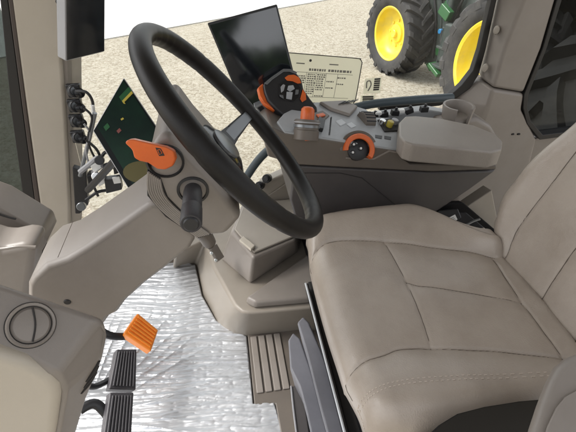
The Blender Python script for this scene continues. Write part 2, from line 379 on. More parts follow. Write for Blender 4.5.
# right rear pillar (two faces meeting at a fold)
fold = [(534, -70), (524, 0), (504, 50), (493, 88)]
lft = [(507, -70), (498, 0), (487, 50), (480, 78)]; rgt = [(575, -70), (556, 0), (542, 48), (524, 93)]
bm = NB()
for i in range(3):
    for A, B, ya, yb in ((lft, fold, YR+.004, YR-.06), (fold, rgt, YR-.06, YR-.045)):
        pass
VL = [bm.verts.new(at(p, Y=YR+.002)) for p in lft]; VF = [bm.verts.new(at(p, Y=YR-.075)) for p in fold]; VG = [bm.verts.new(at(p, Y=YR-.055)) for p in rgt]
VB = [bm.verts.new(v.co+V((0, .14, 0))) for v in VG]; VC = [bm.verts.new(v.co+V((.03, .08, 0))) for v in VL]
for A, B in ((VL, VF), (VF, VG), (VG, VB), (VB, VC), (VC, VL)):
    for i in range(3): bm.faces.new((A[i], B[i], B[i+1], A[i+1]))
for i in (0, 3): bm.faces.new([L[i] for L in (VL, VF, VG, VB, VC)])
part('pillar', bm, 'taupe', cab, .014, 4, 20)['label'] = 'taupe right rear pillar with two trim plugs'
# lower trim of that pillar, down to the floor
bm = NB()
A = [at(p, Y=YR) for p in ((480, 79), (448, 104), (440, 120))]+[V((.86, 1.44, -.05))]
B = [at(p, Y=YR-.073) for p in ((493, 89), (488, 108), (478, 135))]+[V((.97, 1.36, -.05))]
C_ = [at(p, Y=YR-.055) for p in ((525, 94), (522, 110), (537, 140))]+[V((1.35, 1.38, -.05))]
cols = [[bm.verts.new(p) for p in L] for L in (A, B, C_)]
D_ = [bm.verts.new(v.co+V((0, .12, 0))) for v in cols[2]]; E_ = [bm.verts.new(v.co+V((.02, .08, 0))) for v in cols[0]]
cols += [D_, E_]
for A, B in zip(cols, cols[1:]+cols[:1]):
    for i in range(3): bm.faces.new((A[i], B[i], B[i+1], A[i+1]))
for i in (0, 3): bm.faces.new([L[i] for L in cols])
part('pillar_trim', bm, 'taupe', cab, .014, 4, 18)
for p in ((496.5, 30), (485, 68)):
    bm = NB(); c = at(p, Y=YR-.035); n = V((-.55, -.8, .1)).normalized()
    lathe(bm, [(.0105, -.01), (.0105, .004), (.009, .009), (.006, .0105), (.001, .0095)], c, n, 16); bmesh.ops.scale(bm, vec=(1., 1., 1.45), verts=bm.verts, space=Matrix.Translation(-c)); part('trim_plug', bm, 'taupe_light', cab)
bm = NB()
for p in ((512.5, 134), (518.5, 134)):
    c = at(p, Y=YR-.062); box(bm, c, (.012, .01, .007))
part('slot', bm, 'groove', cab, .002)
# rear quarter window
bm = NB(); prism(bm, ats([(569, -60), (557, 0), (543, 48), (524, 95), (523, 108), (527, 124), (540, 140), (600, 132), (600, 128), (543, 135), (531, 121), (527.5, 108), (528.5, 95), (547, 48), (562, 0), (574, -60)], Y=YR-.058), (0, .05, 0)); part('window_seal', bm, 'seal', cab, .003)
bm = NB(); prism(bm, ats([(569, -60), (557, 0), (543, 48), (525, 95), (525, 110), (541, 137), (700, 137), (760, -60)], Y=YR-.02), (0, .006, 0)); part('window_glass', bm, 'tint_dark', cab)['label'] = 'tinted rear side glass'
# right side wall below the windows
bm = NB(); prism(bm, [V((-.78, YR-.03, -.05)), V((.9, YR-.03, -.05)), V((.9, YR-.03, .56)), V((.5, YR-.03, .56)), V((.3, YR-.03, .12)), V((-.7, YR-.03, .12))], (0, .08, 0)); part('side_wall', bm, 'taupe', cab, .01)
bm = NB(); prism(bm, ats([(533, 139), (560, 134), (760, 130), (760, 330), (480, 330), (520, 160)], Y=YR-.03), (0, .06, 0)); part('side_wall', bm, 'taupe', cab, .006)
# ledge by the console with light trim below the hand rail
bm = NB(); prism(bm, [V((.42, 1.30, .60)), V((.96, 1.30, .575)), V((.96, 1.43, .575)), V((.42, 1.43, .60))], (0, 0, -.05)); part('window_ledge', bm, 'cream', cab, .01)
# raised floor base below the console
rid = [V((-.25, 1.235, .16)), V((-.131, 1.30, .165)), V((-.104, 1.145, .16)), V((-.036, .948, .16)), V((-.012, .915, .16)), V((.02, .903, .16)), V((.45, .885, .16)), V((.45, 1.42, .16)), V((-.25, 1.42, .16))]
bot = [V((-.30, 1.35, -.04)), V((-.205, 1.36, -.04)), V((-.175, 1.17, -.04)), V((-.125, 1.02, -.04)), V((-.06, .955, -.04)), V((.01, .935, -.04)), V((.45, .93, -.04)), V((.45, 1.42, -.04)), V((-.30, 1.42, -.04))]
bm = NB(); loft(bm, bot, rid); part('floor_riser', bm, 'riser', cab, .012, 4)
# sloping wedge between riser and seat base
bm = NB(); z = .163
prism(bm, [V((.0, .945, z)), V((.30, 1.165, z)), V((.45, 1.165, z)), V((.45, .90, z)), (V((.03, .918, z)))], (0, 0, .03), .97); part('riser_step', bm, 'taupe', cab, .01)
bm = NB(); prism(bm, ats([(236, 236), (240, 216), (262, 184), (300, 166), (330, 166), (330, 245), (240, 245)], Y=1.36), (0, .05, 0)); stt = part('side_trim', bm, 'taupe_light', cab, .008)
bm = NB(); prism(bm, ats([(262, 200), (285, 184), (300, 182), (300, 206), (272, 222)], Y=1.352), (0, .012, 0)); part('trim_panel', bm, 'riser', stt, .004)
for p in ((268, 178), (261, 185)):
    bm = NB(); c = at(p, Y=1.35); disc(bm, c, (-.3, -.8, .4), .017, .03, 18); disc(bm, c+V((-.006, -.02, .01)), (-.3, -.8, .4), .010, .022, 14); part('knob', bm, 'black', stt)
# ribbed floor plate
bm = NB(); prism(bm, [V((.0, .945, 0)), V((.22, .945, 0)), V((.22, .42, 0)), V((.075, .42, 0)), V((.065, .66, 0)), V((.0, .665, 0))], (0, 0, .014)); fp = part('floor_plate', bm, 'taupe_dark', cab, .004)
for x in (.022, .05, .078, .106):
    bm = NB(); prism(bm, [V((x-.011, .70, .0145)), V((x+.011, .70, .0145)), V((x+.009, .915, .0145)), V((x-.013, .915, .0145))], (0, 0, .006)); part('tread_rib', bm, 'taupe', fp, .003)
# lower left cowl behind the column
bm = NB(); prism(bm, ats([(-40, 196), (-4, 208), (42, 234), (46, 244), (36, 262), (26, 282), (-40, 240)], Y=1.0), (0, .12, 0)); part('dash_cowl', bm, 'taupe', cab, .012)
bm = NB(); prism(bm, ats([(-50, 236), (0, 250), (20, 246), (36, 247), (30, 290), (30, 330), (-50, 330)], Y=.86), (0, .1, 0)); part('dash_cowl', bm, 'taupe', cab, .02)
bm = NB(); tube(bm, ats([(-40, 251), (0, 249), (18, 246.5), (36, 247)], Y=.855), .004, 8); part('cowl_lip', bm, 'taupe', cab)
bm = NB(); tube(bm, ats([(-30, 203), (0, 214.5), (16, 219)], Y=.995), .003, 6); part('cowl_gap', bm, 'groove', cab)

# ---------------------------------------------------------------- dashboard side panel near the door
ds = thing('dash_side_panel', (-.3, .45, 0), 'taupe lower dash panel with a round air vent and cream cover by the door', 'dash panel')
Bk = [at((-40, 268), Y=0.3901), at((104, 317), Y=0.3901)]
Fr = [at((-40, 336), Y=0.3320), at((2, 353), Y=0.3320), at((26, 361), Y=0.3320), at((56, 376), Y=0.3320), at((63, 392), Y=0.3278)]
pl_band = plane3(Bk[0], Bk[1], Fr[0])
bm = NB()
loop = [at((-40, 268), pl=pl_band), at((60, 302.5), pl=pl_band), at((100, 316), pl=pl_band), at((107, 321), Y=0.3901), at((109, 334), Y=0.3835), at((104, 357), Y=0.3776), at((88, 396), Y=0.3735), at((77, 432), Y=0.3652), at((60, 500), Y=0.3569),
        at((40, 500), Y=0.3196), at((57, 432), Y=0.3196), at((63, 392), Y=0.3237), at((57, 377), pl=pl_band), at((26, 361), pl=pl_band), at((0, 353), pl=pl_band), at((-40, 336), pl=pl_band)]
front = [bm.verts.new(p) for p in loop]
back = [bm.verts.new(p+V((-.07, .05, -.10))) for p in loop]
n = len(loop)
# faces: vent band, right flank, rim
bm.faces.new([front[i] for i in (0, 1, 2, 12, 13, 14, 15)])
bm.faces.new([front[i] for i in (2, 3, 4, 5, 11, 12)])
bm.faces.new([front[i] for i in (5, 6, 7, 8, 9, 10, 11)])
for i in range(n): bm.faces.new((front[i], back[i], back[(i+1) % n], front[(i+1) % n]))
bm.faces.new(back[::-1])
part('shell', bm, 'taupe', ds, .013, 4, 14)
bm = NB(); q = [at(p, Y=0.3179) for p in ((-40, 343), (0, 356), (24, 363), (52, 377), (60, 387), (61, 398), (57, 432), (45, 500), (-40, 500))]
prism(bm, q, (-.01, .06, -.01)); part('cover', bm, 'cream', ds, .014, 4)['label'] = 'cream cover panel'
nb = pl_band[1]; vc = at((31, 325), pl=pl_band)
bm = NB(); ru = 22/F*(vc-CP).dot(CF)
lathe(bm, [(ru, -.01), (ru, .002), (ru*.95, .005), (ru*.86, .004), (ru*.82, -.002)], vc, nb, 40); vt = part('air_vent', bm, 'taupe', ds)
bm = NB(); lathe(bm, [(ru*1.035, -.004), (ru*1.035, .0008), (ru, .0008)], vc, nb, 40); part('gap_ring', bm, 'groove', vt)
bm = NB(); lathe(bm, [(ru*.80, -.006), (ru*.80, .001), (ru*.70, .0038), (ru*.3, .005), (.0005, .005)], vc, nb, 40); part('vane', bm, 'taupe', vt)
bm = NB(); s = .0055
tube(bm, [vc+nb*.0045+(at((32, 308), pl=pl_band)-vc), vc+nb*.0055+(at((34.5, 325), pl=pl_band)-vc), vc+nb*.0045+(at((32, 342), pl=pl_band)-vc)], .0011, 6); part('vane_gap', bm, 'groove', vt)
for k, (a, b) in enumerate((((86, 381), (99, 361)), ((84, 387), (98, 366)), ((81, 393), (96, 372)))):
    bm = NB(); pf = plane3(loop[5], loop[6], loop[11])
    pf = (loop[5], plane3(loop[5], loop[6], loop[11])[1])
    A_, B_ = at(a, pl=pf), at(b, pl=pf); tube(bm, [A_, (A_+B_)/2+pf[1]*.002, B_], .0022, 6); part('vent_slot', bm, 'groove', ds)

# ---------------------------------------------------------------- steering column
sc = thing('steering_column', (-.2, .63, 0), 'taupe steering column housing below the steering wheel', 'steering column')
YC = .53
side = [(27, 310), (27, 286), (31, 279), (45, 266), (65, 259.5), (87, 246), (122, 222), (150, 202), (170, 205), (197, 238), (190, 250), (165, 270), (144, 286), (125, 303), (116, 315), (108, 319), (100, 330)]
bm = NB(); prism(bm, ats(side, Y=YC), (0, .115, 0)); colb = part('column_body', bm, 'taupe', sc, .010, 1, 30)
bm = NB(); q = ats([(46, 262), (66, 252), (58, 232), (44, 240)], Y=YC); 
bm.free()
# step joint on the upper face
bm = NB()
j0, j1 = at((63, 259.5), Y=YC), at((45, 266), Y=YC)
tube(bm, [at((57, 262.3), Y=YC)+V((-.002, .012, -.0005)), at((57, 262.3), Y=YC)+V((-.002, .107, -.0005))], .0008, 6, False); part('joint_gap', bm, 'fold', sc)
bm = NB(); disc(bm, at((68, 300), Y=YC+.004), (0, -1, 0), .006, .006, 14); part('screw', bm, 'black', sc)
# head of the column, under the wheel
hd = [(168, 131), (190, 158), (215, 183), (243, 217), (226, 236), (198, 238), (166, 216), (149, 195), (147, 166), (152, 142)]
YH = .515
bm = NB(); prism(bm, ats(hd, Y=YH), (0, .20, 0)); part('column_head', bm, 'taupe', sc, .012, 4)
bm = NB(); q = ats([(147, 170), (147, 196), (165, 217), (198, 239), (211, 235), (184, 213), (168, 197), (161, 178)], Y=YH-.001); prism(bm, q, (0, .012, 0)); bl = part('bellows', bm, 'groove', sc, .002)
for k in range(7):
    f = k/6
    bm = NB(); o1 = V((148+11*f, 171+9*f, 0)); pth = [(148.5+11*f, 172+7*f), (149.5+15*f, 193+3*f), (166+15*f, 213.5-0*f), (198+11*f, 237-3*f)]
    tube(bm, ats(pth, Y=YH-.0030), .0019, 6, True, 5); part('bellows_rib', bm, 'taupe', bl)
# adjusting lever (orange)
lc = at((165, 161), Y=YH)
bm = NB(); lathe(bm, [(.026, -.004), (.026, .002), (.023, .004), (.0225, -.002)], lc, (0, -1, 0), 32); part('socket', bm, 'black', sc)
bm = NB(); q = ats([(124.5, 143), (127, 140), (133, 139.5), (150, 143.5), (166, 147), (174, 151), (176, 159), (173, 166), (165, 170), (157, 169), (148, 163), (139, 161), (134, 158), (132, 150)], Y=YH-.03)
prism(bm, q, (0, .016, -.006)); lv = part('adjusting_lever', bm, 'orange', sc, .006, 3); lv['label'] = 'orange tilt adjusting lever'
bm = NB(); q = ats([(155, 147.5), (161, 148.5), (165, 156), (159, 156.5)], Y=YH-.0305); prism(bm, q, (0, .004, 0)); ic = part('lever_icon', bm, 'black', lv, .001)
bm = NB(); tube(bm, ats([(157.5, 150), (160, 149.5), (162, 153), (159.5, 154.5), (157.5, 150)], Y=YH-.0312), .0005, 5, False); part('icon_line', bm, 'orange', ic)
# stalk
s0 = at((193, 190), Y=YH)
bm = NB(); lathe(bm, [(.023, -.004), (.023, .002), (.0195, .003), (.018, -.003)], s0, (0, -1, 0), 32); part('socket', bm, 'black', sc)
s1 = at((191, 224), t=(s0-CP).dot(CF)-.085)
bm = NB(); dd = (s1-s0).normalized(); L = (s1-s0).length
lathe(bm, [(.012, -.004), (.0135, .012), (.0135, L*.55), (.0128, L*.56), (.0128, L*.60), (.0140, L*.61), (.0140, L*.97), (.0125, L), (.001, L)], s0, dd, 24); st = part('stalk', bm, 'rubber', sc); st['label'] = 'black indicator stalk'
bm = NB(); disc(bm, s1+dd*.0005, dd, .010, .002, 20); part('stalk_cap', bm, 'black', st)
# lower boot and steel bracket under the head
bm = NB(); tube(bm, [at((196, 226), Y=.68), at((204, 234), Y=.70), at((209, 242), Y=.74)], .016, 14)
for k in range(6): disc(bm, at((197+k*2.6, 227+k*3.4), Y=.685+.01*k), (.5, .4, -.6), .0185-.0012*k, .004, 18)
part('column_boot', bm, 'taupe_dark', sc)
bm = NB(); prism(bm, ats([(208, 249), (211, 247.5), (219, 261), (216, 263)], Y=1.08), (.02, .03, -.01)); br = part('foot_bracket', bm, 'taupe', sc, .003)
for p in ((211.8, 252.5), (216, 259.5)):
    bm = NB(); disc(bm, at(p, Y=1.08), (0, -1, .5), .006, .009, 6); part('bolt', bm, 'chrome', br)

# ---------------------------------------------------------------- steering wheel
WC = V((.0183, .6554, .9352)); WN = V((.7736, .0306, .6330)).normalized()
e1 = V((-.0237, .9995, -.0194)); e1 = (e1-WN*e1.dot(WN)).normalized(); e2 = V((-.6333, 0, .7739)); e2 = (e2-WN*e2.dot(WN)-e1*e2.dot(e1)).normalized()
sw = thing('steering_wheel', WC-WN*.06, 'large black leather covered steering wheel with grey spoke', 'steering wheel')
bm = NB(); NR = 144; RR = .205; rings = []
for i in range(NR):
    a = 2*math.pi*i/NR; d = e1*math.cos(a)+e2*math.sin(a); ring = []
    for j in range(22):
        b = 2*math.pi*j/22
        # oval grip with a flat inner side and finger swells
        rad = .0160+.0006*math.cos(2*b)+.0005*math.sin(a*3)
        if math.cos(b) < -.3: rad += .0007*math.sin(a*46)*(-math.cos(b))*(1 if math.sin(a*2+.4) > -.2 else 0)
        for sa in (math.radians(198), math.radians(342), math.radians(155), math.radians(25)):
            dd = abs((a-sa+math.pi) % (2*math.pi)-math.pi)
            if dd < .022: rad -= .0009
        ring.append(bm.verts.new(WC+d*(RR+rad*math.cos(b))+WN*rad*1.08*math.sin(b)))
    rings.append(ring)
for a, b in zip(rings, rings[1:]+rings[:1]):
    for j in range(22): bm.faces.new((a[j], a[(j+1) % 22], b[(j+1) % 22], b[j]))
part('rim', bm, 'wheel', sw)
hubc = WC-WN*.075
bm = NB(); lathe(bm, [(.038, -.03), (.062, -.005), (.066, .015), (.060, .030), (.045, .040), (.02, .045), (.001, .046)], hubc, WN, 40); hb = part('hub', bm, 'black_gloss', sw)
bm = NB(); lathe(bm, [(.030, .0405), (.030, .0475), (.026, .049), (.001, .0495)], hubc, WN, 32); part('horn_pad', bm, 'silver', hb)
for adeg in (343, 197):
    a = math.radians(adeg); d = e1*math.cos(a)+e2*math.sin(a); tn = e1*-math.sin(a)+e2*math.cos(a)
    bm = NB()
    P0 = hubc+d*.045+WN*.02; P1 = hubc+d*.12+WN*.038; P2 = WC+d*(RR-.004)-WN*.003
    for (A, B, wa, wb) in ((P0, P1, .023, .017), (P1, P2, .017, .012)):
        nn = (B-A).normalized().cross(tn).normalized()
        if nn.dot(WN) < 0: nn = -nn
        loft(bm, [A+tn*wa+nn*.002, A-tn*wa+nn*.002, A-tn*wa*.8-nn*.012, A+tn*wa*.8-nn*.012], [B+tn*wb+nn*.002, B-tn*wb+nn*.002, B-tn*wb*.8-nn*.012, B+tn*wb*.8-nn*.012])
    part('spoke', bm, 'black', sw, .003)
    bm = NB(); nn = (P2-P1).normalized().cross(tn).normalized()
    if nn.dot(WN) < 0: nn = -nn
    A, B = P1+nn*.0025-(P2-P1)*.35, P2+nn*.0025-(P2-P1)*.06
    loft(bm, [A+tn*.013, A-tn*.013, A-tn*.013+nn*.003, A+tn*.013+nn*.003], [B+tn*.0105, B-tn*.0105, B-tn*.0105+nn*.003, B+tn*.0105+nn*.003]); part('spoke_trim', bm, 'silver', sw, .0015)

# ---------------------------------------------------------------- foil on the floor
fo = [V((-.66, .50)), V((.082, .50)), V((.076, .577)), V((.062, .668)), V((-.003, .672)), V((-.004, .930)), V((-.045, .965)), V((-.110, 1.015)), V((-.165, 1.15)), V((-.195, 1.33)), V((-.25, 1.36)), V((-.66, 1.36))]
def inside(x, y):
    c = False; n = len(fo)
    for i in range(n):
        a, b = fo[i], fo[(i+1) % n]
        if (a.y > y) != (b.y > y) and x < (b.x-a.x)*(y-a.y)/(b.y-a.y)+a.x: c = not c
    return c
bm = NB(); st = .0023; nx, ny = int(.76/st), int(.87/st); vs = {}
def fz(x, y):
    ca, sa = math.cos(.10), math.sin(.10); X, Y = x*ca-y*sa, x*sa+y*ca
    wob = noise.noise(V((x*5, y*5, 3)))*.03
    r = 1-abs(noise.noise(V((X*5, (Y+wob)*34, 0)))); r2 = 1-abs(noise.noise(V((X*9, (Y+wob)*62, 7))))
    # a few folds that fan out from the pedals
    th = math.atan2(y-.70, x+.52); rr = math.hypot(y-.70, x+.52); k = 1-abs(noise.noise(V((th*6, rr*2.5, 11))))
    r3 = 1-abs(noise.noise(V((X*22, (Y+wob*.5)*120, 4)))); r4 = 1-abs(noise.noise(V((x*26, y*30, 14))))
    ra = 1-abs(noise.noise(V((X*2.6, (Y+wob)*42, 0)))); rb = 1-abs(noise.noise(V((X*4.5, (Y+wob)*88, 21))))
    z = .0040*ra**5+.0022*rb**4-.0014*r3**5+.009*max(0, 1-rr/.46)*min(1, max(0, rr-.10)/.12)*k**7+.0025*noise.noise(V((x*3, y*4, 1)))
    return z+.008
ins = {(i, j): inside(-.66+i*st, .50+j*st) for i in range(nx+1) for j in range(ny+1)}
for i in range(nx+1):
    for j in range(ny+1):
        x, y = -.66+i*st, .50+j*st
        if any(ins.get((i+a, j+b)) for a, b in ((0, 0), (1, 0), (0, 1), (-1, 0), (0, -1))): vs[i, j] = bm.verts.new((x, y, fz(x, y)))
for i in range(nx):
    for j in range(ny):
        k = [(i, j), (i+1, j), (i+1, j+1), (i, j+1)]
        if all(q in vs for q in k) and inside(-.66+(i+.5)*st, .50+(j+.5)*st): bm.faces.new([vs[q] for q in k])
bmesh.ops.delete(bm, geom=[v for v in bm.verts if not v.link_faces], context='VERTS')
for v in bm.verts:
    if v.is_boundary:
        p = V((v.co.x, v.co.y)); best = None
        for a, b in zip(fo, fo[1:]+fo[:1]):
            ab = b-a; q = a+ab*max(0, min(1, (p-a).dot(ab)/ab.dot(ab)))
            if best is None or (q-p).length < (best-p).length: best = q
        v.co.x, v.co.y = best.x, best.y; v.co.z = .0045+.3*(v.co.z-.008)
fl = part('floor_foil', bm, 'foil', None, sharp=180, recalc=False); tag(fl, 'crinkled silver protective foil covering the cab floor', 'floor foil')

# ---------------------------------------------------------------- pedals
def pedal(name, quad, Z, m, label, ribs, arm, group=None, rise=0):
    """quad: pad corners in order, first two = far edge"""
    n = V((.58, -.25, .78)).normalized(); c0 = at((sum(p[0] for p in quad)/len(quad), sum(p[1] for p in quad)/len(quad)), Z=Z)
    P = [at(p, pl=(c0, n)) for p in quad]
    t = thing(name, (c0.x, c0.y, 0), label, 'pedal', group)
    bm = NB(); prism(bm, P, -n*.03); pd = part('pad', bm, m, t, .004, 3)
    A, B, C, D = P[0], P[1], P[len(P)-2], P[len(P)-1]
    for k in range(ribs):
        f = (k+.5)/ribs
        a, b = A.lerp(B, f*.86+.07), D.lerp(C, f*.86+.07); a, b = a.lerp(b, .07), b.lerp(a, .07)
        w = (B-A)/ribs*.25
        bm = NB(); prism(bm, [a-w, a+w, b+w, b-w], n*.005); part('rib', bm, m, pd, .0015)
    bm = NB(); tube(bm, [c0-n*.04]+[at(p, Z=Z+dz) for p, dz in arm], .012, 10, flat=.7); part('arm', bm, 'black', t)
    return t
pedal('clutch_pedal', [(158.5, 330), (151, 351.5), (124, 333.5), (138, 313)], .20, 'orange2', 'bright orange ribbed pedal pad near the foil', 6, [((112, 336), .03), ((100, 330), .06)])
pedal('brake_pedal', [(117, 349), (137, 349), (136, 390), (109, 389)], .21, 'pedal', 'black ribbed brake pedal pad nearer the orange pedal', 7, [((97, 386), .0), ((84, 385), .03)], 'black brake pedals')
pedal('brake_pedal', [(110, 392), (134, 392), (131, 446), (102, 446)], .21, 'pedal', 'black ribbed brake pedal pad at the lower edge, farther from the orange pedal', 7, [((96, 404), .02), ((80, 410), .03)], 'black brake pedals')

# ---------------------------------------------------------------- storage box on the riser
sb = thing('storage_box', (.06, 1.1, .16), 'taupe storage box with hinged lid and latch on the raised floor', 'storage box')
tp = [V((.042, 1.031, .29)), at((296, 240), Z=.29), V((.27, 1.36, .29)), V((.03, 1.36, .29)), V((-.024, 1.185, .29))]
bt = [V((.026, 1.030, .163)), at((298, 252), Z=.163), V((.31, 1.38, .163)), V((-.01, 1.38, .163)), V((-.075, 1.175, .163))]
bm = NB(); loft(bm, bt, tp); part('bin', bm, 'taupe', sb, .012, 4)
bm = NB(); cc = sum(tp, V())/5; prism(bm, [cc+(p-cc)*.90+V((0, 0, .0015)) for p in tp], (0, 0, .008)); ld = part('lid', bm, 'taupe_light', sb, .006)
bm = NB(); A, B, = at((239, 242), Z=.301), at((251, 252), Z=.301); w = V((.018, .022, 0)); prism(bm, [A, B, B+w, A+w], (0, 0, .01)); part('latch', bm, 'cream', ld, .004)

# ---------------------------------------------------------------- armrest console
cn = thing('armrest_console', (.45, 1.0, 0), 'right hand armrest console with control panel, orange dials and padded lid', 'console')
YA = .97
fas = [(263, 134), (272, 127), (283, 132.2), (300, 135), (330, 139.8), (360, 144.6), (398, 150.6), (402, 158), (410, 164), (497, 165), (497, 170), (432, 172), (350, 168), (296, 165), (268, 157)]
Bp = ats([(288, 133), (400, 151)], Y=YA)
PT = plane3(Bp[0], Bp[1], at((345, 104), Y=1.20))        # the plane of the control panel
bm = NB(); prism(bm, ats(fas, Y=YA), (0, .17, -.01)); part('fascia', bm, 'taupe_dark', cn, .006, 3)
low = [(294, 165.5), (350, 168.5), (432, 172.5), (497, 170.5), (470, 190), (434, 214), (400, 232), (300, 236), (290, 200)]
bm = NB(); prism(bm, ats(low, Y=YA+.012), (0, .22, 0)); part('lower_panel', bm, 'purple', cn, .008)
bm = NB(); tube(bm, ats([(296, 173), (340, 173), (362, 178), (397, 206)], Y=YA+.0115), .0012, 6, False); part('panel_gap', bm, 'groove', cn)
# under-structure
bm = NB(); prism(bm, [V((.25, 1.05, .17)), V((.66, 1.05, .17)), V((.66, 1.05, .5)), V((.25, 1.05, .5))], (0, .28, 0)); part('support', bm, 'black', cn, .01)
# control panel
n = PT[1]
cpan = [(277, 121), (284, 113), (294, 108), (316, 102), (344, 101.5), (356, 106), (366, 109), (376, 117), (396, 118), (401, 130), (399, 149.8), (370, 145.3), (340, 140.4), (300, 134), (284, 131.4)]
bm = NB(); prism(bm, ats(cpan, pl=(PT[0]+n*.002, n)), -n*.03); part('control_panel', bm, 'panelgrey', cn, .004)
def on(p, h=0.): return at(p, pl=PT)+n*h
def flat(ps, h0, h1, name, m, par=cn, bev=.002):
    bm = NB(); prism(bm, [on(p, h0) for p in ps], n*(h1-h0)); return part(name, bm, m, par, bev)
flat([(318, 104.5), (343, 103), (357, 109), (349, 118), (330, 112)], .0, .012, 'hump', 'taupe', bev=.006)
for k in range(4): flat([(336.5+4*k, 108.5-.6*k), (339+4*k, 108-.6*k), (345+4*k, 105-.5*k), (342.5+4*k, 105.3-.5*k)], .013, .0155, 'vent_slat', 'black', bev=.0006)
flat([(311, 115), (322, 112), (329, 117), (321, 124), (312, 122)], .001, .006, 'recess', 'taupe_dark')
flat([(315, 117), (322, 115.5), (325, 118), (318, 120)], .006, .010, 'button', 'orange')
flat([(335, 122), (341, 120), (346, 124), (340, 127)], .001, .004, 'button', 'soft', bev=.0015)
flat([(346, 125), (351, 123), (356, 127), (351, 129)], .001, .004, 'button', 'soft', bev=.0015)
flat([(330, 118), (332, 117), (330, 136), (328, 136)], .0005, .002, 'gap', 'groove', bev=.0004)
for p in ((376, 137.5), (385, 138.5)):
    flat([(p[0]-1, p[1]-2), (p[0]+6, p[1]-1), (p[0]+5.4, p[1]+2.2), (p[0]-1, p[1]+1)], .001, .003, 'button', 'black', bev=.0006)
# ribbed thumb lever
c = on((366, 121), -.004); axl = (on((372, 128))-on((358, 112))).normalized()
bm = NB(); lathe(bm, [(.030, -.018), (.030, .018)], c, n.cross(axl).normalized(), 24); th = part('thumb_lever', bm, 'taupe_dark', cn, .002)
for k in range(6):
    a = -.9+k*.36; ww = n.cross(axl).normalized(); dr = n*math.cos(a)+axl*math.sin(a)
    bm = NB(); tube(bm, [c+dr*.030-ww*.017, c+dr*.030+ww*.017], .0022, 6, False); part('ridge', bm, 'black', th)
# hydraulic lever cluster by the pad
flat([(377, 121), (396, 119), (399, 132), (384, 133)], .001, .006, 'recess', 'groove')
bm = NB(); disc(bm, on((388, 128), .004), n, .010, .02, 14); part('lever_knob', bm, 'scryel', cn)
bm = NB(); disc(bm, on((393, 125), .004), n, .011, .016, 14); part('lever_knob', bm, 'bezel', cn)
bm = NB(); disc(bm, on((381, 125), .004), n, .010, .014, 14); part('lever_knob', bm, 'chrome', cn)
# row of black clips along the far edge
for p in ((374, 116), (384, 114.5), (395, 112.5), (409, 110.5), (424, 109)):
    bm = NB(); c = at(p, Y=1.24); box(bm, c, (.026, .02, .018), Matrix.Rotation(random.uniform(-.4, .4), 3, 'Y')); tube(bm, [c, c+V((.004, 0, .018))], .005, 8, False); part('clip', bm, 'black', cn, .003)
for p in ((378, 113), (401, 110.5)):
    bm = NB(); c = at(p, Y=1.24); box(bm, c, (.022, .02, .012)); part('clip', bm, 'white', cn, .003)
bm = NB(); prism(bm, ats([(366, 118), (430, 110), (470, 118), (470, 135), (400, 150), (376, 130)], Y=1.26), (0, .05, 0)); part('back_edge', bm, 'panelgrey', cn, .006)
# rotary knob
kc = on((306, 135), 0)
kax = (at((305.5, 118), pl=(kc, CF))-kc).normalized()*.8+n*.4; kax.normalize()
bm = NB(); lathe(bm, [(.034, -.012), (.034, .012), (.032, .014), (.032, .028), (.0345, .030), (.0345, .036), (.030, .040), (.001, .040)], kc, kax, 40); kb = part('rotary_dial', bm, 'taupe_dark', cn)
bm = NB(); lathe(bm, [(.0349, .0195), (.0349, .026)], kc, kax, 40); part('dial_ring', bm, 'silver', kb)
bm = NB(); lathe(bm, [(.0352, .0305), (.0352, .034)], kc, kax, 40); part('dial_ring', bm, 'bezel', kb)
kt = kc+kax*.040
bm = NB(); R3 = Matrix(frame(kax)).transposed()
lathe(bm, [(.0185, -.002), (.018, .014), (.0170, .026), (.011, .032), (.001, .033)], kt, kax, 28); bmesh.ops.scale(bm, vec=(1., 1.1, 1.), verts=bm.verts, space=Matrix.Translation(-kt)); part('knob_cap', bm, 'orange', kb)['label'] = 'orange knob cap'
bm = NB(); prism(bm, ats([(304, 137.5), (311.5, 136.5), (312, 140.5), (305, 141)], Y=YA-.004), (0, .01, 0)); part('dial_tab', bm, 'orange', cn, .001)
flat([(313, 131), (318, 120), (324, 124), (322, 133)], .001, .014, 'dial_guard', 'black')
# orange jog wheel in the recess of the fascia
jc = at((358, 150), Y=YA-.002); jn = V((-.05, -.85, .55)).normalized(); ju = V((1, 0, 0)); px = (jc-CP).dot(CF)/F
bm = NB(); lathe(bm, [(12*px, -.02), (16*px, -.02), (16*px, .012), (15*px, .016), (11.2*px, .016), (10.6*px, .012)], jc, jn, 36, math.radians(-38), math.radians(178), ju); part('jog_wheel', bm, 'orange', cn)['label'] = 'orange jog wheel'
bm = NB(); lathe(bm, [(16.3*px, -.02), (19.5*px, -.02), (19*px, .006), (16.3*px, .009)], jc, jn, 36, math.radians(20), math.radians(178), ju); part('jog_hood', bm, 'taupe_dark', cn)
bm = NB(); lathe(bm, [(10.4*px, -.02), (10.4*px, .004), (9.5*px, .006), (.0005, .006)], jc, jn, 32); jb = part('jog_face', bm, 'black', cn)
for p in ((353.5, 144.5), (360.5, 148.5), (352.5, 152.5)):
    bm = NB(); c = at(p, pl=(jc+jn*.006, jn)); lathe(bm, [(.0062, 0), (.0062, .004), (.005, .005), (.0005, .005)], c, jn, 18); bb = part('jog_button', bm, 'black_gloss', jb)
    bm = NB(); lathe(bm, [(.0030, .0045), (.0030, .0056), (.0005, .0056)], c, jn, 12); part('button_icon', bm, 'white', bb)
bm = NB(); prism(bm, ats([(346, 157.5), (373, 158.5), (389, 150.5), (400, 152.5), (400, 154), (389.5, 152), (374, 160), (346, 159)], Y=YA-.003), (0, .006, 0)); part('recess_lip', bm, 'taupe', cn, .0015)
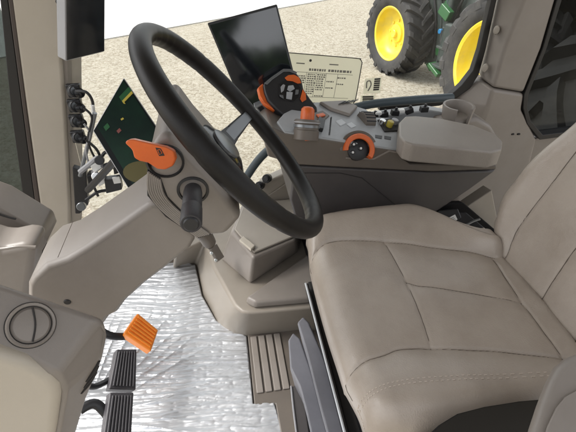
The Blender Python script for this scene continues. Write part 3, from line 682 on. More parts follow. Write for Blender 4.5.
bm = NB(); disc(bm, at((369, 154.5), Y=YA-.006), (0, -1, .3), .004, .004, 10); part('button', bm, 'white', cn)
# padded lid
pt = [V((.520, 1.150, .735)), V((.600, 1.165, .735)), V((.70, 1.15, .728)), V((.79, 1.04, .718)), V((.80, .975, .712)), V((.775, .955, .712)), (V((.50, .955, .735))), V((.475, .985, .737))]
pl_pad = plane3(at((399, 137), Y=.95), at((503, 149), Y=.95), at((412, 115.5), Y=1.15))
tpx = [(399, 122), (405, 116), (415, 115.5), (440, 118), (474, 125), (496, 134), (503, 141), (502, 149), (492, 152), (413, 144), (404, 141), (399, 135)]
top = ats(tpx, pl=pl_pad)
botpx = [(399, 122), (405, 116), (415, 115.5), (440, 118), (474, 125), (496, 134), (503, 143), (502, 158), (495, 164.5), (415, 164), (406, 160), (399, 150)]
bm = NB(); dz = V((0, .0, -.055)); prism(bm, top, dz); part('armrest_pad', bm, 'pad', cn, .007, 3)['label'] = 'padded vinyl armrest lid'
# cup holder at its far end
cup = thing('cup_holder', at((457, 122), Y=1.22), 'taupe cup holder with a notched rim behind the armrest pad', 'cup holder')
cc = at((459, 106), Y=1.23)
bm = NB(); a0, a1 = math.radians(-62), math.radians(238)
lathe(bm, [(.045, -.07), (.053, 0), (.052, .004), (.046, .004), (.044, 0), (.038, -.07)], cc, (0, 0, 1), 40, a0, a1, (1, 0, 0)); part('wall', bm, 'taupe', cup)
bm = NB(); lathe(bm, [(.046, -.08), (.046, -.05), (.001, -.05)], cc, (0, 0, 1), 32); part('base', bm, 'groove', cup)
bm = NB(); prism(bm, ats([(440, 123), (478, 118), (492, 126), (500, 140), (470, 138), (440, 132)], Y=1.2), (0, .1, 0)); part('rear_shroud', bm, 'taupe', cn, .015)

# ---------------------------------------------------------------- joystick
jk = thing('joystick', at((306, 128), Y=1.15), 'black and orange multi-function joystick on the front of the armrest console', 'joystick')
jp = at((288, 94), t=1.17); jnv = ((CP-jp).normalized()*.85+V((.35, 0, .45))).normalized(); JP = (jp, jnv)
head = [(263.5, 84), (271, 78), (283, 69.5), (290, 70), (297, 73), (302, 79.5), (304, 89), (311, 99), (317.5, 107), (318, 113), (313, 117), (303, 113), (294, 113), (286, 118), (277, 110), (268, 100), (265, 92)]
bm = NB(); prism(bm, ats(head, pl=JP), -jnv*.03); hd_ = part('head', bm, 'black', jk, .006, 3)
bm = NB(); prism(bm, [at(p, pl=(jp+jnv*.0005, jnv)) for p in ((264, 83.5), (271, 77.5), (283, 69.2), (290, 69.5), (297, 72.5), (296, 74.5), (289.5, 72), (283.5, 72), (272, 80), (267, 85))], jnv*.003); part('edge_trim', bm, 'silver', hd_, .001)
bm = NB(); prism(bm, [at(p, pl=(jp-jnv*.012, jnv)) for p in ((258, 87.5), (263, 83), (266, 92), (269, 99.5), (277, 108.5), (275, 111), (264, 103), (260, 96))], -jnv*.018); part('side_grip', bm, 'orange', jk, .003)
bm = NB(); prism(bm, [at(p, pl=(jp+jnv*.0005, jnv)) for p in ((284.5, 78), (288, 75.5), (294, 75), (299, 78), (301, 83.5), (297.5, 84), (292.5, 81.5), (287, 81))], jnv*.003); part('accent', bm, 'orange', hd_, .001)
bm = NB(); prism(bm, [at(p, pl=(jp+jnv*.0005, jnv)) for p in ((302.5, 89.5), (305.5, 94), (306, 100), (302, 102.5), (300, 99))], jnv*.003); part('accent', bm, 'orange', hd_, .001)
bm = NB(); prism(bm, [at(p, pl=(jp+jnv*.0005, jnv)) for p in ((279, 84), (285, 80.5), (297, 83.5), (301, 88), (299, 98), (294, 102), (284, 100.5), (279, 95))], jnv*.002); kp = part('keypad', bm, 'black_gloss', hd_, .001)
for q, mm in (([(280.5, 87), (283, 84.5), (285, 85.5), (283.5, 91), (281, 93)], 'bezel'), ([(288, 86), (293, 85.5), (294.5, 89), (290, 92), (287, 90)], 'panelgrey'), ([(286.5, 92), (292.5, 92.5), (291.5, 100), (286, 99)], 'panelgrey'), ([(295.5, 90), (298.5, 90), (298, 94.5), (295, 95)], 'silver'), ([(279.5, 95), (283, 95.5), (283.5, 99), (280, 97)], 'silver')):
    bm = NB(); prism(bm, [at(p, pl=(jp+jnv*.0025, jnv)) for p in q], jnv*.003); part('key', bm, mm, kp, .001)
bm = NB(); tube(bm, [at((296, 100), pl=(jp-jnv*.03, jnv)), at((310, 112), pl=(jp-jnv*.03, jnv)), at((318, 124), Y=1.20)], .02, 14); part('stem', bm, 'rubber', jk)
# small button box between joystick and big screen
bm = NB(); prism(bm, ats([(254, 107), (268, 101), (279, 112), (265, 119)], Y=1.12), (0, .03, 0)); bx = tag(part('button_box', bm, 'silver', None, .003), 'small silver framed button box below the joystick head', 'button box')
for q in ([(257, 108), (262, 105.5), (266, 110), (261, 112.5)], [(264, 105), (268, 103.2), (272, 107.5), (268, 109.5)], [(263, 113.5), (274, 108.8), (276.5, 112), (265.5, 117)]):
    bm = NB(); prism(bm, ats(q, Y=1.119), (0, .004, 0)); part('key', bm, 'black_gloss', bx, .0015)

# ---------------------------------------------------------------- screens
def screen(name, quad, thick, label, frame_m, inset=.06, glass='screen', grp=None):
    t = thing(name, sum(quad, V())/4-V((0, 0, .1)), label, 'monitor')
    a, b, c, d = quad; n = (b-a).cross(d-a).normalized()
    if n.dot(CP-a) < 0: n = -n
    bm = NB(); prism(bm, quad, -n*thick); part('housing', bm, frame_m, t, .004)
    k = sum(quad, V())/4
    bm = NB(); prism(bm, [k+(p-k)*(1-inset)+n*.0004 for p in quad], n*.0014); s = part('screen', bm, glass, t, .0006)
    return t, s, n
PBc = at((253, 58), t=1.27); nB = V((-.10, -.965, .23)).normalized()
qB = [at(p, pl=(PBc, nB)) for p in ((207, 23), (277, 4), (298.5, 92), (245, 113))]
t, s, n_ = screen('console_monitor', qB, .03, 'large dark tilted monitor behind the joystick with a plain glossy screen', 'black', .05)
bm = NB(); tube(bm, [sum(qB, V())/4-n_*.03, sum(qB, V())/4-n_*.07+V((.02, 0, -.08)), at((290, 120), Y=1.32)], .018, 10); part('mount_arm', bm, 'black', t)
qA = [V((-.391, 1.325, 1.121)), V((-.308, 1.447, 1.108)), V((-.376, 1.472, .862)), V((-.46, 1.351, .873))]
PA = plane3(qA[0], qA[1], qA[2]); qA = [at(p, pl=PA) for p in ((65, -40), (105, -40), (104.5, 52), (66, 61.5))]
t, s, n_ = screen('pillar_monitor', qA, .035, 'black portrait monitor fixed high on the cream pillar', 'bezel', .03, 'screen')
bm = NB(); tube(bm, [sum(qA, V())/4-n_*.03, sum(qA, V())/4-n_*.09+V((-.03, .03, 0))], .02, 10, False); part('mount_arm', bm, 'black', t)
nG = V((-.62, -.66, .42)).normalized(); nG = V((.05, -.80, .60)).normalized()
cG = at((135, 135), t=1.06)
qG = [at(p, pl=(cG, nG)) for p in ((123.5, 77), (92.5, 130.5), (138, 205), (178, 158))]
t, s, n_ = screen('display_unit', qG, .02, 'dark green lit display tilted behind the orange lever', 'bezel', .03, 'screen_matt')
G0, G1, G3 = qG[0], qG[1], qG[3]
def gp(p, h=.0022): return at(p, pl=(cG+nG*h, nG))
bm = NB(); prism(bm, [gp(p) for p in ((123.4, 80.5), (97.5, 127), (139, 195), (174, 157))], nG*.0008); sg = part('picture', bm, 'scrdark', s)
bm = NB(); prism(bm, [gp(p, .0032) for p in ((119, 97), (128.5, 87), (132, 91), (122.5, 102.5))], nG*.0006); part('emblem_field', bm, 'scrgreen', sg)
bm = NB(); prism(bm, [gp(p, .0040) for p in ((122, 101), (131.5, 91), (133, 93.3), (124.5, 102), (125.5, 104), (123.5, 103.5))], nG*.0005); part('emblem', bm, 'scryel', sg)
bm = NB(); prism(bm, [gp(p, .0032) for p in ((116.5, 131), (119.5, 128), (121.5, 130.5), (118.5, 133.5))], nG*.0006); part('icon', bm, 'pinkbit', sg)
bm = NB(); prism(bm, [gp(p, .0032) for p in ((103.5, 127), (107.5, 123), (110, 127), (106, 131))], nG*.0006); part('icon', bm, 'scrgreen', sg)
bm = NB(); prism(bm, [gp(p, .0032) for p in ((120.5, 119), (123, 117.5), (124, 119), (121.5, 120.5))], nG*.0006); part('icon', bm, 'scryel', sg)
bm = NB(); k = gp((142, 172), .0032); prism(bm, [gp((142+19*math.cos(a), 172+11*math.sin(a)), .0032) for a in [i*2*math.pi/24 for i in range(24)]], nG*.0006); part('gauge', bm, 'ygauge', sg)
bm = NB(); tube(bm, [cG-nG*.02, cG-nG*.05+V((-.05, .05, -.05)), at((88, 190), Y=1.33)], .012, 8); part('mount_arm', bm, 'black', t)

# sockets, cable and bracket on the pillar return
for i, p in enumerate(((74, 91), (75, 106), (76.5, 121), (78, 137))):
    lab = ['uppermost round black socket on the pillar, with a plugged cable', 'second round black socket from the top of the pillar row', 'third round black socket from the top of the pillar row', 'lowest round black socket on the pillar, above the bracket'][i]
    c = at(p, Y=YR-.01); ax_ = V((.5, -.8, .25)).normalized()
    t = thing('power_socket', c, lab, 'socket', 'black sockets on the cream pillar')
    bm = NB(); box(bm, c+V((0, .006, 0)), (.046, .02, .044)); part('plate', bm, 'black', t, .004)
    bm = NB(); lathe(bm, [(.021, -.005), (.021, .012), (.018, .016), (.014, .016), (.013, .004)], c, ax_, 24); part('barrel', bm, 'black', t)
    bm = NB(); lathe(bm, [(.022, .006), (.022, .009)], c, ax_, 24); part('ring', bm, 'silver', t)
    bm = NB(); lathe(bm, [(.016, .016), (.016, .024), (.011, .027), (.0005, .027)], c+V((.012, -.004, -.006)), ax_, 20); part('cap', bm, 'black_gloss', t)
bm = NB(); c = at((76, 91), Y=YR-.04); tube(bm, [c, at((86, 92), Y=YR-.05), at((92, 100), Y=YR-.05), at((93.5, 112), Y=YR-.04), at((93, 125), Y=YR-.03)], .005, 8); ca = tag(part('cable', bm, 'black', None), 'grey and black cable hanging from the top pillar socket', 'cable')
bm = NB(); tube(bm, [at((92.6, 105), Y=YR-.052), at((93.5, 112), Y=YR-.047), at((93.4, 119), Y=YR-.042)], .0062, 8); part('cable_label', bm, 'white', ca)
bk = thing('mounting_bracket', at((80, 212), Y=1.4), 'black mounting bracket with steel rod and bright knobs below the sockets', 'bracket')
bm = NB(); prism(bm, ats([(72, 168), (86, 172), (88, 205), (80, 214), (75, 214)], Y=1.40), (0, .03, 0)); part('plate', bm, 'black', bk, .004)
bm = NB(); tube(bm, ats([(95, 113), (89, 140), (80, 176)], Y=1.37), .007, 10); part('rod', bm, 'silver', bk)
bm = NB(); tube(bm, ats([(80, 172), (90, 164), (98, 158), (101, 165), (94, 172), (101, 182)], Y=1.36), .010, 8); part('arm', bm, 'bezel', bk)
for p, mm in (((108, 167), 'black'), ((100, 160), 'black'), ((82, 206), 'silver'), ((97, 176), 'chrome')):
    bm = NB(); disc(bm, at(p, Y=1.345), (.1, -.9, .4), .016, .018, 20); part('knob', bm, mm, bk)
bm = NB(); disc(bm, at((108, 167), Y=1.325), (.1, -.9, .4), .009, .006, 16); part('knob_cap', bm, 'white', bk)
bm = NB(); prism(bm, ats([(104, 180), (120, 178), (122, 190), (106, 194)], Y=1.34), (0, .03, 0)); part('clamp', bm, 'black', bk, .004)
bm = NB(); prism(bm, ats([(112, 178), (119, 177), (121, 183), (114, 184)], Y=1.335), (0, .005, 0)); part('clamp_label', bm, 'white', bk, .001)

for q, rr_, mm in (([(84, 108), (92, 118), (88, 140), (95, 158), (104, 168)], .004, 'black'), ([(86, 140), (97, 150), (100, 162), (92, 178), (98, 196)], .005, 'black'),
                  ([(84, 124), (90, 134), (86, 150), (90, 168)], .0035, 'bezel'), ([(108, 170), (114, 160), (106, 152), (100, 160)], .006, 'black'), ([(86, 200), (98, 192), (110, 190)], .006, 'black')):
    bm = NB(); tube(bm, ats(q, Y=YR-.085), rr_, 8); part('cable', bm, mm, bk)
for q in ([(90, 166), (99, 161), (102, 168), (94, 174)], [(96, 180), (104, 176), (106, 183), (99, 187)]):
    bm = NB(); prism(bm, ats(q, Y=YR-.10), (0, .03, 0)); part('plug', bm, 'white', bk, .004)
for q in ([(86, 176), (94, 174), (97, 184), (89, 188)], [(112, 164), (120, 162), (123, 172), (114, 175)]):
    bm = NB(); prism(bm, ats(q, Y=YR-.095), (0, .04, 0)); part('plug', bm, 'black', bk, .004)

# ---------------------------------------------------------------- hand rail, stickers
bm = NB(); tube(bm, [at(p, Y=y) for p, y in (((452, 97.5), 1.40), ((420, 99.5), 1.385), ((380, 103), 1.385), ((362, 106), 1.385), ((340, 112), 1.385), ((300, 128), 1.375), ((265, 153), 1.36), ((246, 178), 1.35), ((238, 196), 1.35))], .0155, 14)
hr = tag(part('hand_rail', bm, 'handrail', None), 'dark blue grey hand rail along the bottom of the right window', 'hand rail')
YS = YR+.0285
M['sheet'] = mat('decal_sheet', (.86, .84, .73), .5)
_nt = M['sheet'].node_tree; _tr = _nt.nodes.new('ShaderNodeBsdfTranslucent'); _tr.inputs[0].default_value = (.9, .88, .78, 1); _mx = _nt.nodes.new('ShaderNodeMixShader'); _mx.inputs[0].default_value = .72
_nt.links.new(_nt.nodes['Principled BSDF'].outputs[0], _mx.inputs[1]); _nt.links.new(_tr.outputs[0], _mx.inputs[2]); _nt.links.new(_mx.outputs[0], _nt.nodes['Material Output'].inputs[0])
cs = thing('instruction_decal', at((325, 108), Y=YS), 'cream chart decal with black rounded border on the right window', 'decal')
dq = [(282, 51.5), (290, 52.5), (355, 58), (360, 59), (362.5, 62), (362, 66), (356, 98), (354, 103), (350, 104.5), (300, 103), (284, 102)]
bm = NB(); prism(bm, ats(dq, Y=YS), (0, .001, 0)); part('sheet', bm, 'sheet', cs)
bm = NB(); tube(bm, ats([(282, 52), (290, 52.8), (355, 58.2), (360, 59.3), (362, 62.5), (361.5, 66), (355.8, 98), (353.5, 102.5), (349, 104), (300, 102.5)], Y=YS-.001), .0017, 6, True, 4); part('border', bm, 'ink', cs)
bm = NB(); disc(bm, at((310.5, 60.5), Y=YS), (0, -1, 0), .0048, .0008, 16); part('dot', bm, 'ink', cs)
def dl(bm, a, b, w): 
    A, B = at(a, Y=YS-.0006), at(b, Y=YS-.0006); d_ = (B-A).normalized(); s_ = V((-d_.z, 0, d_.x))*w
    prism(bm, [A-s_, B-s_, B+s_, A+s_], (0, .0004, 0))
def sk(u, v): # chart coordinates: u 0..1 across, v 0..1 down
    return ((294+65*u)*(1-v)+(290+62*u)*v-1.5*v, (56+4.5*u)*(1-v)+(99+2.5*u)*v)
bm = NB()
for u0, u1, v in ((.26, .52, .29), (.56, .92, .29)): 
    k = u0
    while k < u1:
        wdt = random.uniform(.02, .05); dl(bm, sk(k, v), sk(min(k+wdt, u1), v), .0042); k += wdt+.012
for u0, u1, v in ((.56, .70, .14), (.05, .18, .16)): dl(bm, sk(u0, v), sk(u1, v), .002)
for r in range(11):
    v = .40+r*.05
    for cu in (.16, .31, .46, .62, .78):
        if random.random() < (.92 if cu < .5 else .35):
            u = cu-.06
            while u < cu+.05:
                wdt = random.uniform(.012, .035); dl(bm, sk(u, v), sk(u+wdt, v), .0024); u += wdt+.01
part('printed_text', bm, 'inkgrey', cs)
bm = NB()
for u in (.23, .38, .54, .72): dl(bm, sk(u, .36), sk(u, .93), .0007)
for v in (.36, .93): dl(bm, sk(.08, v), sk(.95, v), .0007)
part('table_lines', bm, 'inkgrey', cs)
for nm, q, lab, body in (('window_sticker', [(365, 79), (382, 77), (380, 93), (363, 94)], 'white sticker with pictogram and dark text block beside the cream chart', 0), ('window_sticker', [(361, 95.5), (375.5, 95), (374, 103), (360, 103)], 'small dark printed sticker just above the hand rail', 1)):
    bm = NB(); prism(bm, ats(q, Y=YS), (0, .001, 0)); o = tag(part(nm, bm, 'sheet', None), lab, 'sticker')
    bm = NB()
    if not body:
        for r in range(6): 
            y = 79.3+r*2.1; dl(bm, (374.5-r*.25, y), (380.5-r*.3, y-.4), .0032)
    else:
        for r in range(3): dl(bm, (362.5, 97+r*2.1), (373.5, 96.8+r*2.1), .0034)
    part('printed_text', bm, 'ink', o)
    if not body:
        bm = NB(); tube(bm, ats([(366.5, 88), (367, 82), (370, 81), (371, 85), (368, 91)], Y=YS-.001), .0025, 6); part('pictogram', bm, 'inkgrey', o)

# ---------------------------------------------------------------- seat
se = thing('driver_seat', (.45, .6, 0), 'tan leather driver seat with bolsters and stitched seams', 'seat')
def seamdist(p, line):
    best = 9
    for a, b in zip(line, line[1:]):
        ab = b-a; t = max(0, min(1, (p-a).dot(ab)/ab.dot(ab))); dd = (a+ab*t-p).length
        if dd < best: best = dd
    return best
def zz(ps, Z): return [V((q.x, q.y)) for q in (at(p, Z=Z) for p in ps)]
ZT = .55
far = smoothpath([V((p.x, p.y, 0)) for p in zz([(306, 258), (318, 244.5), (335, 239.5), (355, 239), (384, 240), (410, 242.5), (432, 246), (465, 250), (496, 256)], ZT)], 3)
near = smoothpath([V((p.x, p.y, 0)) for p in zz([(340, 390), (348, 370), (363, 360), (384, 354), (398, 348.5), (415, 347), (432, 347), (470, 348), (502, 350), (567, 357), (590, 360)], ZT)], 3)
crs = smoothpath([V((p.x, p.y, 0)) for p in zz([(384, 240), (395, 261), (406, 283), (420, 315), (432, 347)], ZT)], 3)
mid = smoothpath([V((p.x, p.y, 0)) for p in zz([(406, 283), (418, 287), (432, 288.5), (470, 294.5), (522, 303)], ZT)], 3)
rear = smoothpath([V((p.x, p.y, 0)) for p in zz([(494, 258), (506, 279), (522, 303), (545, 333), (566, 357)], ZT)], 3)
far, near, crs, mid, rear = [[V((q.x, q.y)) for q in L] for L in (far, near, crs, mid, rear)]
def polyY(line, x):
    if x <= line[0].x: return line[0].y
    for a, b in zip(line, line[1:]):
        if a.x <= x <= b.x and b.x > a.x: return a.y+(b.y-a.y)*(x-a.x)/(b.x-a.x)
    return line[-1].y
x0, x1, y0, y1 = .172, .655, .285, .905
hx, hy, cx_, cy_ = (x1-x0)/2, (y1-y0)/2, (x0+x1)/2, (y0+y1)/2
def gq(s): return 0 if s >= 1 else 1-math.sqrt(max(0, 1-(1-s)**2))
def cushion_pt(a, b):
    X = a*math.sqrt(1-.16*b*b*(1 if a < 0 else .3)); Y = b*math.sqrt(1-.10*a*a*(1.6 if a < 0 else .2))
    f_ = max(0, min(1, (a-.2)/.75)); f_ = .62*(f_*f_*(3-2*f_))**1.4; x, y = cx_+X*hx, cy_+Y*hy*(1-(f_*max(0, b)**1.5))
    z = ZT-.055*gq((1+a)*hx/.06)-.012*gq((1-a)*hx/.02)-.05*gq((1-abs(b))*hy/.055)
    p = V((x, y)); yf, yn = polyY(far, x), polyY(near, x)
    # pillow of each panel, raised bolsters
    if y > yf: f = (y-yf)/max(.03, cy_+hy*(1-f_)-yf); z += .034*math.sin(min(1, f*1.1)*math.pi*.62)
    elif y < yn: f = (yn-y)/max(.02, yn-y0); z += .022*math.sin(min(1, f)*math.pi*.6)
    else: z += .007*math.sin(math.pi*(y-yn)/(yf-yn))
    for L, dep, w in ((far, .0075, .007), (near, .008, .007), (crs, .0040, .006), (mid, .0042, .006), (rear, .006, .007)):
        d_ = seamdist(p, L)
        if d_ < .06: z -= dep*(.5*math.exp(-(d_/(w*.5))**2)+.5*math.exp(-(d_/(w*3.2))**2))
    z += .0012*noise.noise(V((x*22, y*22, 0)))+.0022*noise.noise(V((x*8, y*8, 5)))
    return V((x, y, z))
def spaced(n):
    out = []
    for i in range(n+1):
        u = -1+2*i/n; out.append(.72*u+.28*math.sin(u*math.pi/2))
    return out
NX, NY = 170, 230
sa, sb_ = spaced(NX), spaced(NY)
bm = NB(); g = [[bm.verts.new(cushion_pt(a, b)) for b in sb_] for a in sa]
for i in range(NX):
    for j in range(NY): bm.faces.new((g[i][j], g[i+1][j], g[i+1][j+1], g[i][j+1]))
loop = [g[i][0] for i in range(NX+1)]+[g[NX][j] for j in range(1, NY+1)]+[g[i][NY] for i in range(NX-1, -1, -1)]+[g[0][j] for j in range(NY-1, 0, -1)]
prev = loop
for dz_, ins in ((.02, .0), (.045, .012), (.07, .03), (.085, .06)):
    cur = []
    for v in loop:
        dxy = V((v.co.x-cx_, v.co.y-cy_, 0)); s_ = 1-ins/dxy.length
        cur.append(bm.verts.new((cx_+dxy.x*s_, cy_+dxy.y*s_, v.co.z-dz_)))
    for k in range(len(loop)): bm.faces.new((prev[k], prev[(k+1) % len(loop)], cur[(k+1) % len(loop)], cur[k]))
    prev = cur
bm.faces.new(prev)
cu = part('cushion', bm, 'leather', se, sharp=180)
# welt beads and stitching
def drape(ps2, lift): 
    out = []
    for p in ps2:
        # invert the plan map by a few fixed point steps
        a, b = (p.x-cx_)/hx, (p.y-cy_)/hy
        for _ in range(12):
            q = cushion_pt(max(-1, min(1, a)), max(-1, min(1, b))); a += (p.x-q.x)/hx; b += (p.y-q.y)/hy
        q = cushion_pt(max(-1, min(1, a)), max(-1, min(1, b))); out.append(V((q.x, q.y, q.z+lift)))
    return out
bm = NB()
for L in (far, near, crs, mid, rear): tube(bm, drape(L, .0004), .0008, 5, False)
part('seam', bm, 'fold', cu)
stl = zz([(346, 427), (352, 414), (362, 406), (375, 400), (400, 394), (432, 391), (465, 389), (500, 388), (545, 386)], .535)
stl = [V((q.x, q.y)) for q in smoothpath([V((p.x, p.y, 0)) for p in stl], 12)]
for off in (0, .008):
    P = drape([p+V((0, off)) for p in stl], .0006); bm = NB()
    for a, b in zip(P[::2], P[1::2]): tube(bm, [a, a.lerp(b, .85)], .0011, 5, False)
    part('stitching', bm, 'seam', cu)
# backrest: height field on a leaning plane
tau = math.radians(18); BO = V((.645, 0, .535)); bu = V((math.sin(tau), 0, math.cos(tau))); bn = V((-math.cos(tau), 0, math.sin(tau)))
s1 = [V(q) for q in ((.655, -.06), (.660, .02), (.672, .05), (.683, .10), (.685, .2), (.686, .32), (.68, .6))]
s2 = [V(q) for q in ((.515, -.06), (.518, .01), (.527, .06), (.541, .16), (.548, .3), (.55, .6))]
s3 = [V((2*.535-p.x, p.y)) for p in s1]
def edge_hi(h):
    pts_ = ((-.06, .700), (0, .712), (.06, .763), (.13, .798), (.21, .792), (.36, .745), (.6, .70))
    for (h0, v0), (h1, v1) in zip(pts_, pts_[1:]):
        if h0 <= h <= h1: f = (h-h0)/(h1-h0); f = f*f*(3-2*f)*.6+f*.4; return v0+(v1-v0)*f
    return .72
bm = NB(); NA, NBk = 150, 130; g = []
def back_pt(a, h):
    hi = edge_hi(h); lo = 2*.535-hi; y = .535+a*(hi-lo)/2; d_ = (1-abs(a))*(hi-lo)/2
    p = V((y, h)); o = -.055*gq(d_/.06)+.018*(math.exp(-((y-.745)/.045)**2)+math.exp(-((y-.325)/.045)**2))-.03*gq((h+.06)/.05)-.05*gq((.62-h)/.1)
    o += .02*math.exp(-((h-.02)/.06)**2)*0
    for L, dep, w in ((s1, .008, .007), (s2, .0045, .006), (s3, .008, .007)):
        dd = seamdist(p, L)
        if dd < .06: o -= dep*(.5*math.exp(-(dd/(w*.5))**2)+.5*math.exp(-(dd/(w*3.2))**2))
    o += .0012*noise.noise(V((y*22, h*22, 9)))+.002*noise.noise(V((y*8, h*8, 3)))
    return BO+V((0, y, 0))+bu*h+bn*o
aa = spaced(NA)
for a in aa: g.append([bm.verts.new(back_pt(a, -.06+.68*k/NBk)) for k in range(NBk+1)])
for i in range(NA):
    for j in range(NBk): bm.faces.new((g[i][j], g[i+1][j], g[i+1][j+1], g[i][j+1]))
loop = [g[i][0] for i in range(NA+1)]+[g[NA][j] for j in range(1, NBk+1)]+[g[i][NBk] for i in range(NA-1, -1, -1)]+[g[0][j] for j in range(NBk-1, 0, -1)]
bk_ = [bm.verts.new(v.co-bn*.09) for v in loop]
for k in range(len(loop)): bm.faces.new((loop[k], loop[(k+1) % len(loop)], bk_[(k+1) % len(loop)], bk_[k]))
bm.faces.new(bk_)
br_ = part('backrest', bm, 'leather', se, sharp=180)
bm = NB()
def bdr(p):
    hi = edge_hi(p.y); return back_pt((p.x-.535)/((2*hi-1.07)/2), p.y)+bn*.0002
for L in (s1, s2, s3): tube(bm, [bdr(q) for q in [V((w.x, w.y)) for w in smoothpath([V((p.x, p.y, 0)) for p in L], 6)]], .0011, 5, False)
part('seam', bm, 'fold', br_)
# base under the cushion
bm = NB(); prism(bm, [V((.215, .31, .30)), V((.62, .31, .30)), V((.62, .86, .30)), V((.215, .86, .30))], (0, 0, .17)); part('seat_pan', bm, 'black', se, .02)
bm = NB(); prism(bm, [V((.26, .40, .0)), V((.60, .40, .0)), V((.60, .82, .0)), V((.26, .82, .0))], (0, 0, .3)); part('suspension', bm, 'black', se, .03)
bm = NB(); prism(bm, [V((.178, .80, .385)), V((.186, .80, .385)), V((.186, .30, .385)), V((.178, .30, .385))], (0, 0, -.03)); part('edge_rail', bm, 'black_gloss', se, .002)
bm = NB(); tube(bm, [V((.177, .797, .388)), V((.177, .30, .388))], .0032, 6, False); part('edge_strip', bm, 'soft', se)
bm = NB(); prism(bm, [V((.19, .83, .36)), V((.30, .83, .36)), V((.30, .30, .36)), V((.19, .30, .36))], (0, 0, -.03)); part('slide', bm, 'groove', se, .004)
bm = NB(); prism(bm, ats([(425, 440), (440, 424), (458, 413), (485, 406), (520, 400.5), (570, 396), (570, 520), (425, 520)], Y=.268), (0, .012, -.06)); part('side_cover', bm, 'matte_black', se, .006)
# grey suspension covers
cv = thing('suspension_cover', (.15, .5, 0), 'blue grey plastic cover strip between the seat and the floor plate', 'seat cover')
bm = NB(); P0 = [at(p, Z=.34) for p in ((297, 322), (303, 316), (309, 322), (322, 352), (334, 385), (350, 445), (330, 445), (318, 400), (306, 352))]
prism(bm, P0, (.02, 0, -.12)); part('upper_shell', bm, 'railgrey', cv, .006, 3)
bm = NB(); P0 = [at(p, Z=.25) for p in ((288, 340), (293, 332), (300, 338), (312, 372), (322, 410), (331, 445), (313, 445), (306, 412), (299, 386), (290, 368))]
prism(bm, P0, (.03, 0, -.2)); part('lower_shell', bm, 'railgrey', cv, .006, 3)
bm = NB(); P0 = [at(p, Z=.16) for p in ((290, 386), (300, 385), (306, 410), (311, 445), (297, 445), (292, 410))]
prism(bm, P0, (.02, 0, -.12)); cl = part('clip_guard', bm, 'purple', cv, .004)
bm = NB(); tube(bm, [at(p, Z=.163) for p in ((291, 386), (293.5, 410), (298, 446))], .0025, 6); part('guard_rim', bm, 'bezel', cl)
# seat belt buckle
bu_ = thing('belt_buckle', at((462, 225), Z=.5), 'black seat belt buckle with white label between seat and console', 'buckle')
pb_ = (at((462, 222), Y=.93), V((-.3, -.6, .75)).normalized())
bm = NB(); prism(bm, ats([(438, 210), (458, 208), (462, 218), (447, 226), (438, 220)], pl=pb_), -pb_[1]*.03); part('body', bm, 'black', bu_, .005)
bm = NB(); prism(bm, ats([(434, 204), (464, 203), (498, 232), (498, 252), (460, 244), (434, 228)], Y=.99), (0, .03, -.01)); part('black_fill', bm, 'matte_black', bu_, .004)  # black fill sheet added behind the buckle to make a dark mass
bm = NB(); prism(bm, ats([(448, 212), (466, 212), (490, 232), (493, 244), (484, 240), (462, 227)], pl=(pb_[0]-pb_[1]*.012, pb_[1])), -pb_[1]*.02); part('strap_anchor', bm, 'black', bu_, .004)
bm = NB(); prism(bm, ats([(440.5, 222), (455, 214.5), (457.5, 219.5), (444, 227)], pl=(pb_[0]+pb_[1]*.001, pb_[1])), pb_[1]*.001); lb_ = part('label_tag', bm, 'white', bu_)
bm = NB()
for k in range(3):
    a_, b_ = at((444+.8*k, 222.2+1.3*k), pl=(pb_[0]+pb_[1]*.0026, pb_[1])), at((454+.8*k, 217+1.3*k), pl=(pb_[0]+pb_[1]*.0026, pb_[1])); tube(bm, [a_, b_], .0006, 4, False)
part('printed_text', bm, 'ink', lb_)
bm = NB(); tube(bm, ats([(464, 226), (474, 221), (480, 219)], pl=pb_), .004, 8); part('bolt_pin', bm, 'silver', bu_)
bm = NB(); tube(bm, ats([(477, 232), (484, 228)], pl=pb_), .004, 8, False); part('bolt_pin', bm, 'chrome', bu_)
# light bracket between console and seat
bm = NB(); prism(bm, ats([(462, 210), (492, 190), (500, 232), (480, 226)], Y=1.06), (0, .05, -.01)); part('mount_plate', bm, 'taupe_light', cn, .004)
# left armrest, nearest the camera
ar = thing('left_armrest', (.45, .22, .5), 'rounded beige armrest with recessed side panel at the near corner of the seat', 'armrest')
apx = [(524, 446), (528, 428), (536, 404), (545, 381), (553, 366), (563, 357), (580, 350), (640, 340), (680, 400), (680, 560), (500, 560)]
bm = NB(); A = ats(apx, Z=.74); prism(bm, A, (.05, .02, -.09)); part('shell', bm, 'taupe', ar, .014, 4)
bm = NB(); A = ats([(541, 446), (546, 428), (555, 409), (564, 398), (580, 389), (640, 378), (660, 420), (650, 540), (530, 540)], Z=.742); prism(bm, A, (0, 0, .004)); part('panel', bm, 'taupe', ar, .003)

# own rear wheel outside the rear glass
own = wheel('own_rear_wheel', (2.62, 2.0, GZ+1.08), (0, -1, 0), 1.08, .62, .62, 22, 'darkgreen', 'tyre_dark', None, 'dark lugged rear tyre of this tractor outside the tinted rear glass', 'wheel', .12)

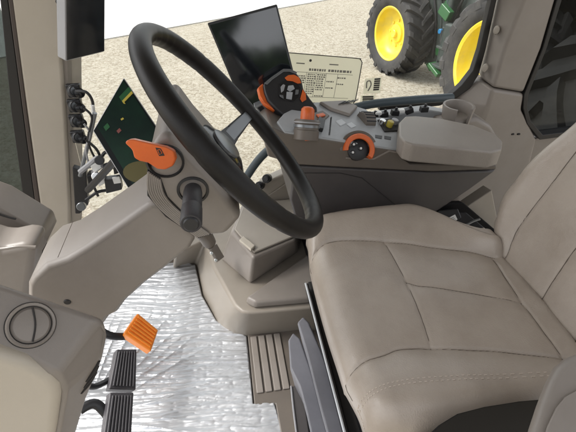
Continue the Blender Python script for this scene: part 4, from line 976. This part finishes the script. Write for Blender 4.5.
# ---------------------------------------------------------------- trees on the door side, mirrored in the screens
M['leaf'] = mat('leaves', (.05, .09, .03), .6, var=(2, (.09, .12, .04), .4, .7)); M['bark'] = mat('bark', (.10, .08, .06), .9)
for i, (x, y, hgt, wd) in enumerate(((-13, -26, 9.5, 4.2), (-7.2, -28, 12.2, 3.8), (-1.5, -24, 8.0, 3.2), (3.5, -30, 13.5, 4.6), (10, -27, 9.0, 3.6), (-21, -24, 11, 4.4))):
    rnd = random.Random(i)
    t = thing('broadleaf_tree', (x, y, GZ), '%s broadleaf tree on the open door side' % ['low round', 'tall oval', 'smallest', 'tallest', 'low ragged', 'farthest left'][i], 'tree', 'trees on the door side')
    bm = NB(); tube(bm, [V((x, y, GZ)), V((x+.1, y, GZ+hgt*.35)), V((x-.1, y+.1, GZ+hgt*.8))], lambda f: .24*(1-f)+.05, 8); part('trunk', bm, 'bark', t)
    bm = NB(); cl = [(V((x+rnd.gauss(0, wd*.42), y+rnd.gauss(0, wd*.42), GZ+hgt*rnd.uniform(.32, .92))), rnd.uniform(.5, 1.1)*wd*.36) for _ in range(22)]
    for k in range(2600):
        c, r = rnd.choice(cl); d = V((rnd.gauss(0, 1), rnd.gauss(0, 1), rnd.gauss(0, 1))).normalized(); p = c+d*r*rnd.uniform(.6, 1.05)
        a = V((rnd.gauss(0, 1), rnd.gauss(0, 1), rnd.gauss(0, 1))).normalized(); b = a.orthogonal().normalized(); z = rnd.uniform(.2, .42)
        bm.faces.new([bm.verts.new(q) for q in (p-a*z, p+b*z*.5, p+a*z, p-b*z*.5)])
    part('crown', bm, 'leaf', t, recalc=False, sharp=180)

# ---------------------------------------------------------------- light
w = bpy.data.worlds.new('World'); S.world = w; w.use_nodes = True; nt = w.node_tree
bg = nt.nodes['Background']; sky = nt.nodes.new('ShaderNodeTexSky'); sky.sky_type = 'NISHITA'; sky.sun_disc = False
EL, AZ = math.radians(52), math.radians(285)         # azimuth: clockwise from +Y
sky.sun_elevation = EL; sky.sun_rotation = AZ; sky.air_density = 1.0; sky.dust_density = 3.0; sky.ozone_density = .6
hs = nt.nodes.new('ShaderNodeHueSaturation'); hs.inputs['Saturation'].default_value = .12; nt.links.new(sky.outputs[0], hs.inputs['Color']); nt.links.new(hs.outputs[0], bg.inputs[0]); bg.inputs[1].default_value = .15
sun = bpy.data.lights.new('sun', 'SUN'); sun.energy = 1.5; sun.angle = math.radians(25); sun.color = (1, .96, .9)
su = bpy.data.objects.new('sun', sun); COL.objects.link(su)
dv = V((math.sin(AZ)*math.cos(EL), math.cos(AZ)*math.cos(EL), math.sin(EL)))
su.rotation_euler = dv.to_track_quat('Z', 'Y').to_euler(); su.location = dv*20
S.view_settings.view_transform = 'Standard'; S.view_settings.look = 'None'; S.view_settings.gamma = 1; S.view_settings.exposure = 1.28
S.cycles.max_bounces = 10; S.cycles.transparent_max_bounces = 12; S.cycles.diffuse_bounces = 6
for o in bpy.data.objects:
    if '_w' in o.keys(): del o['_w']
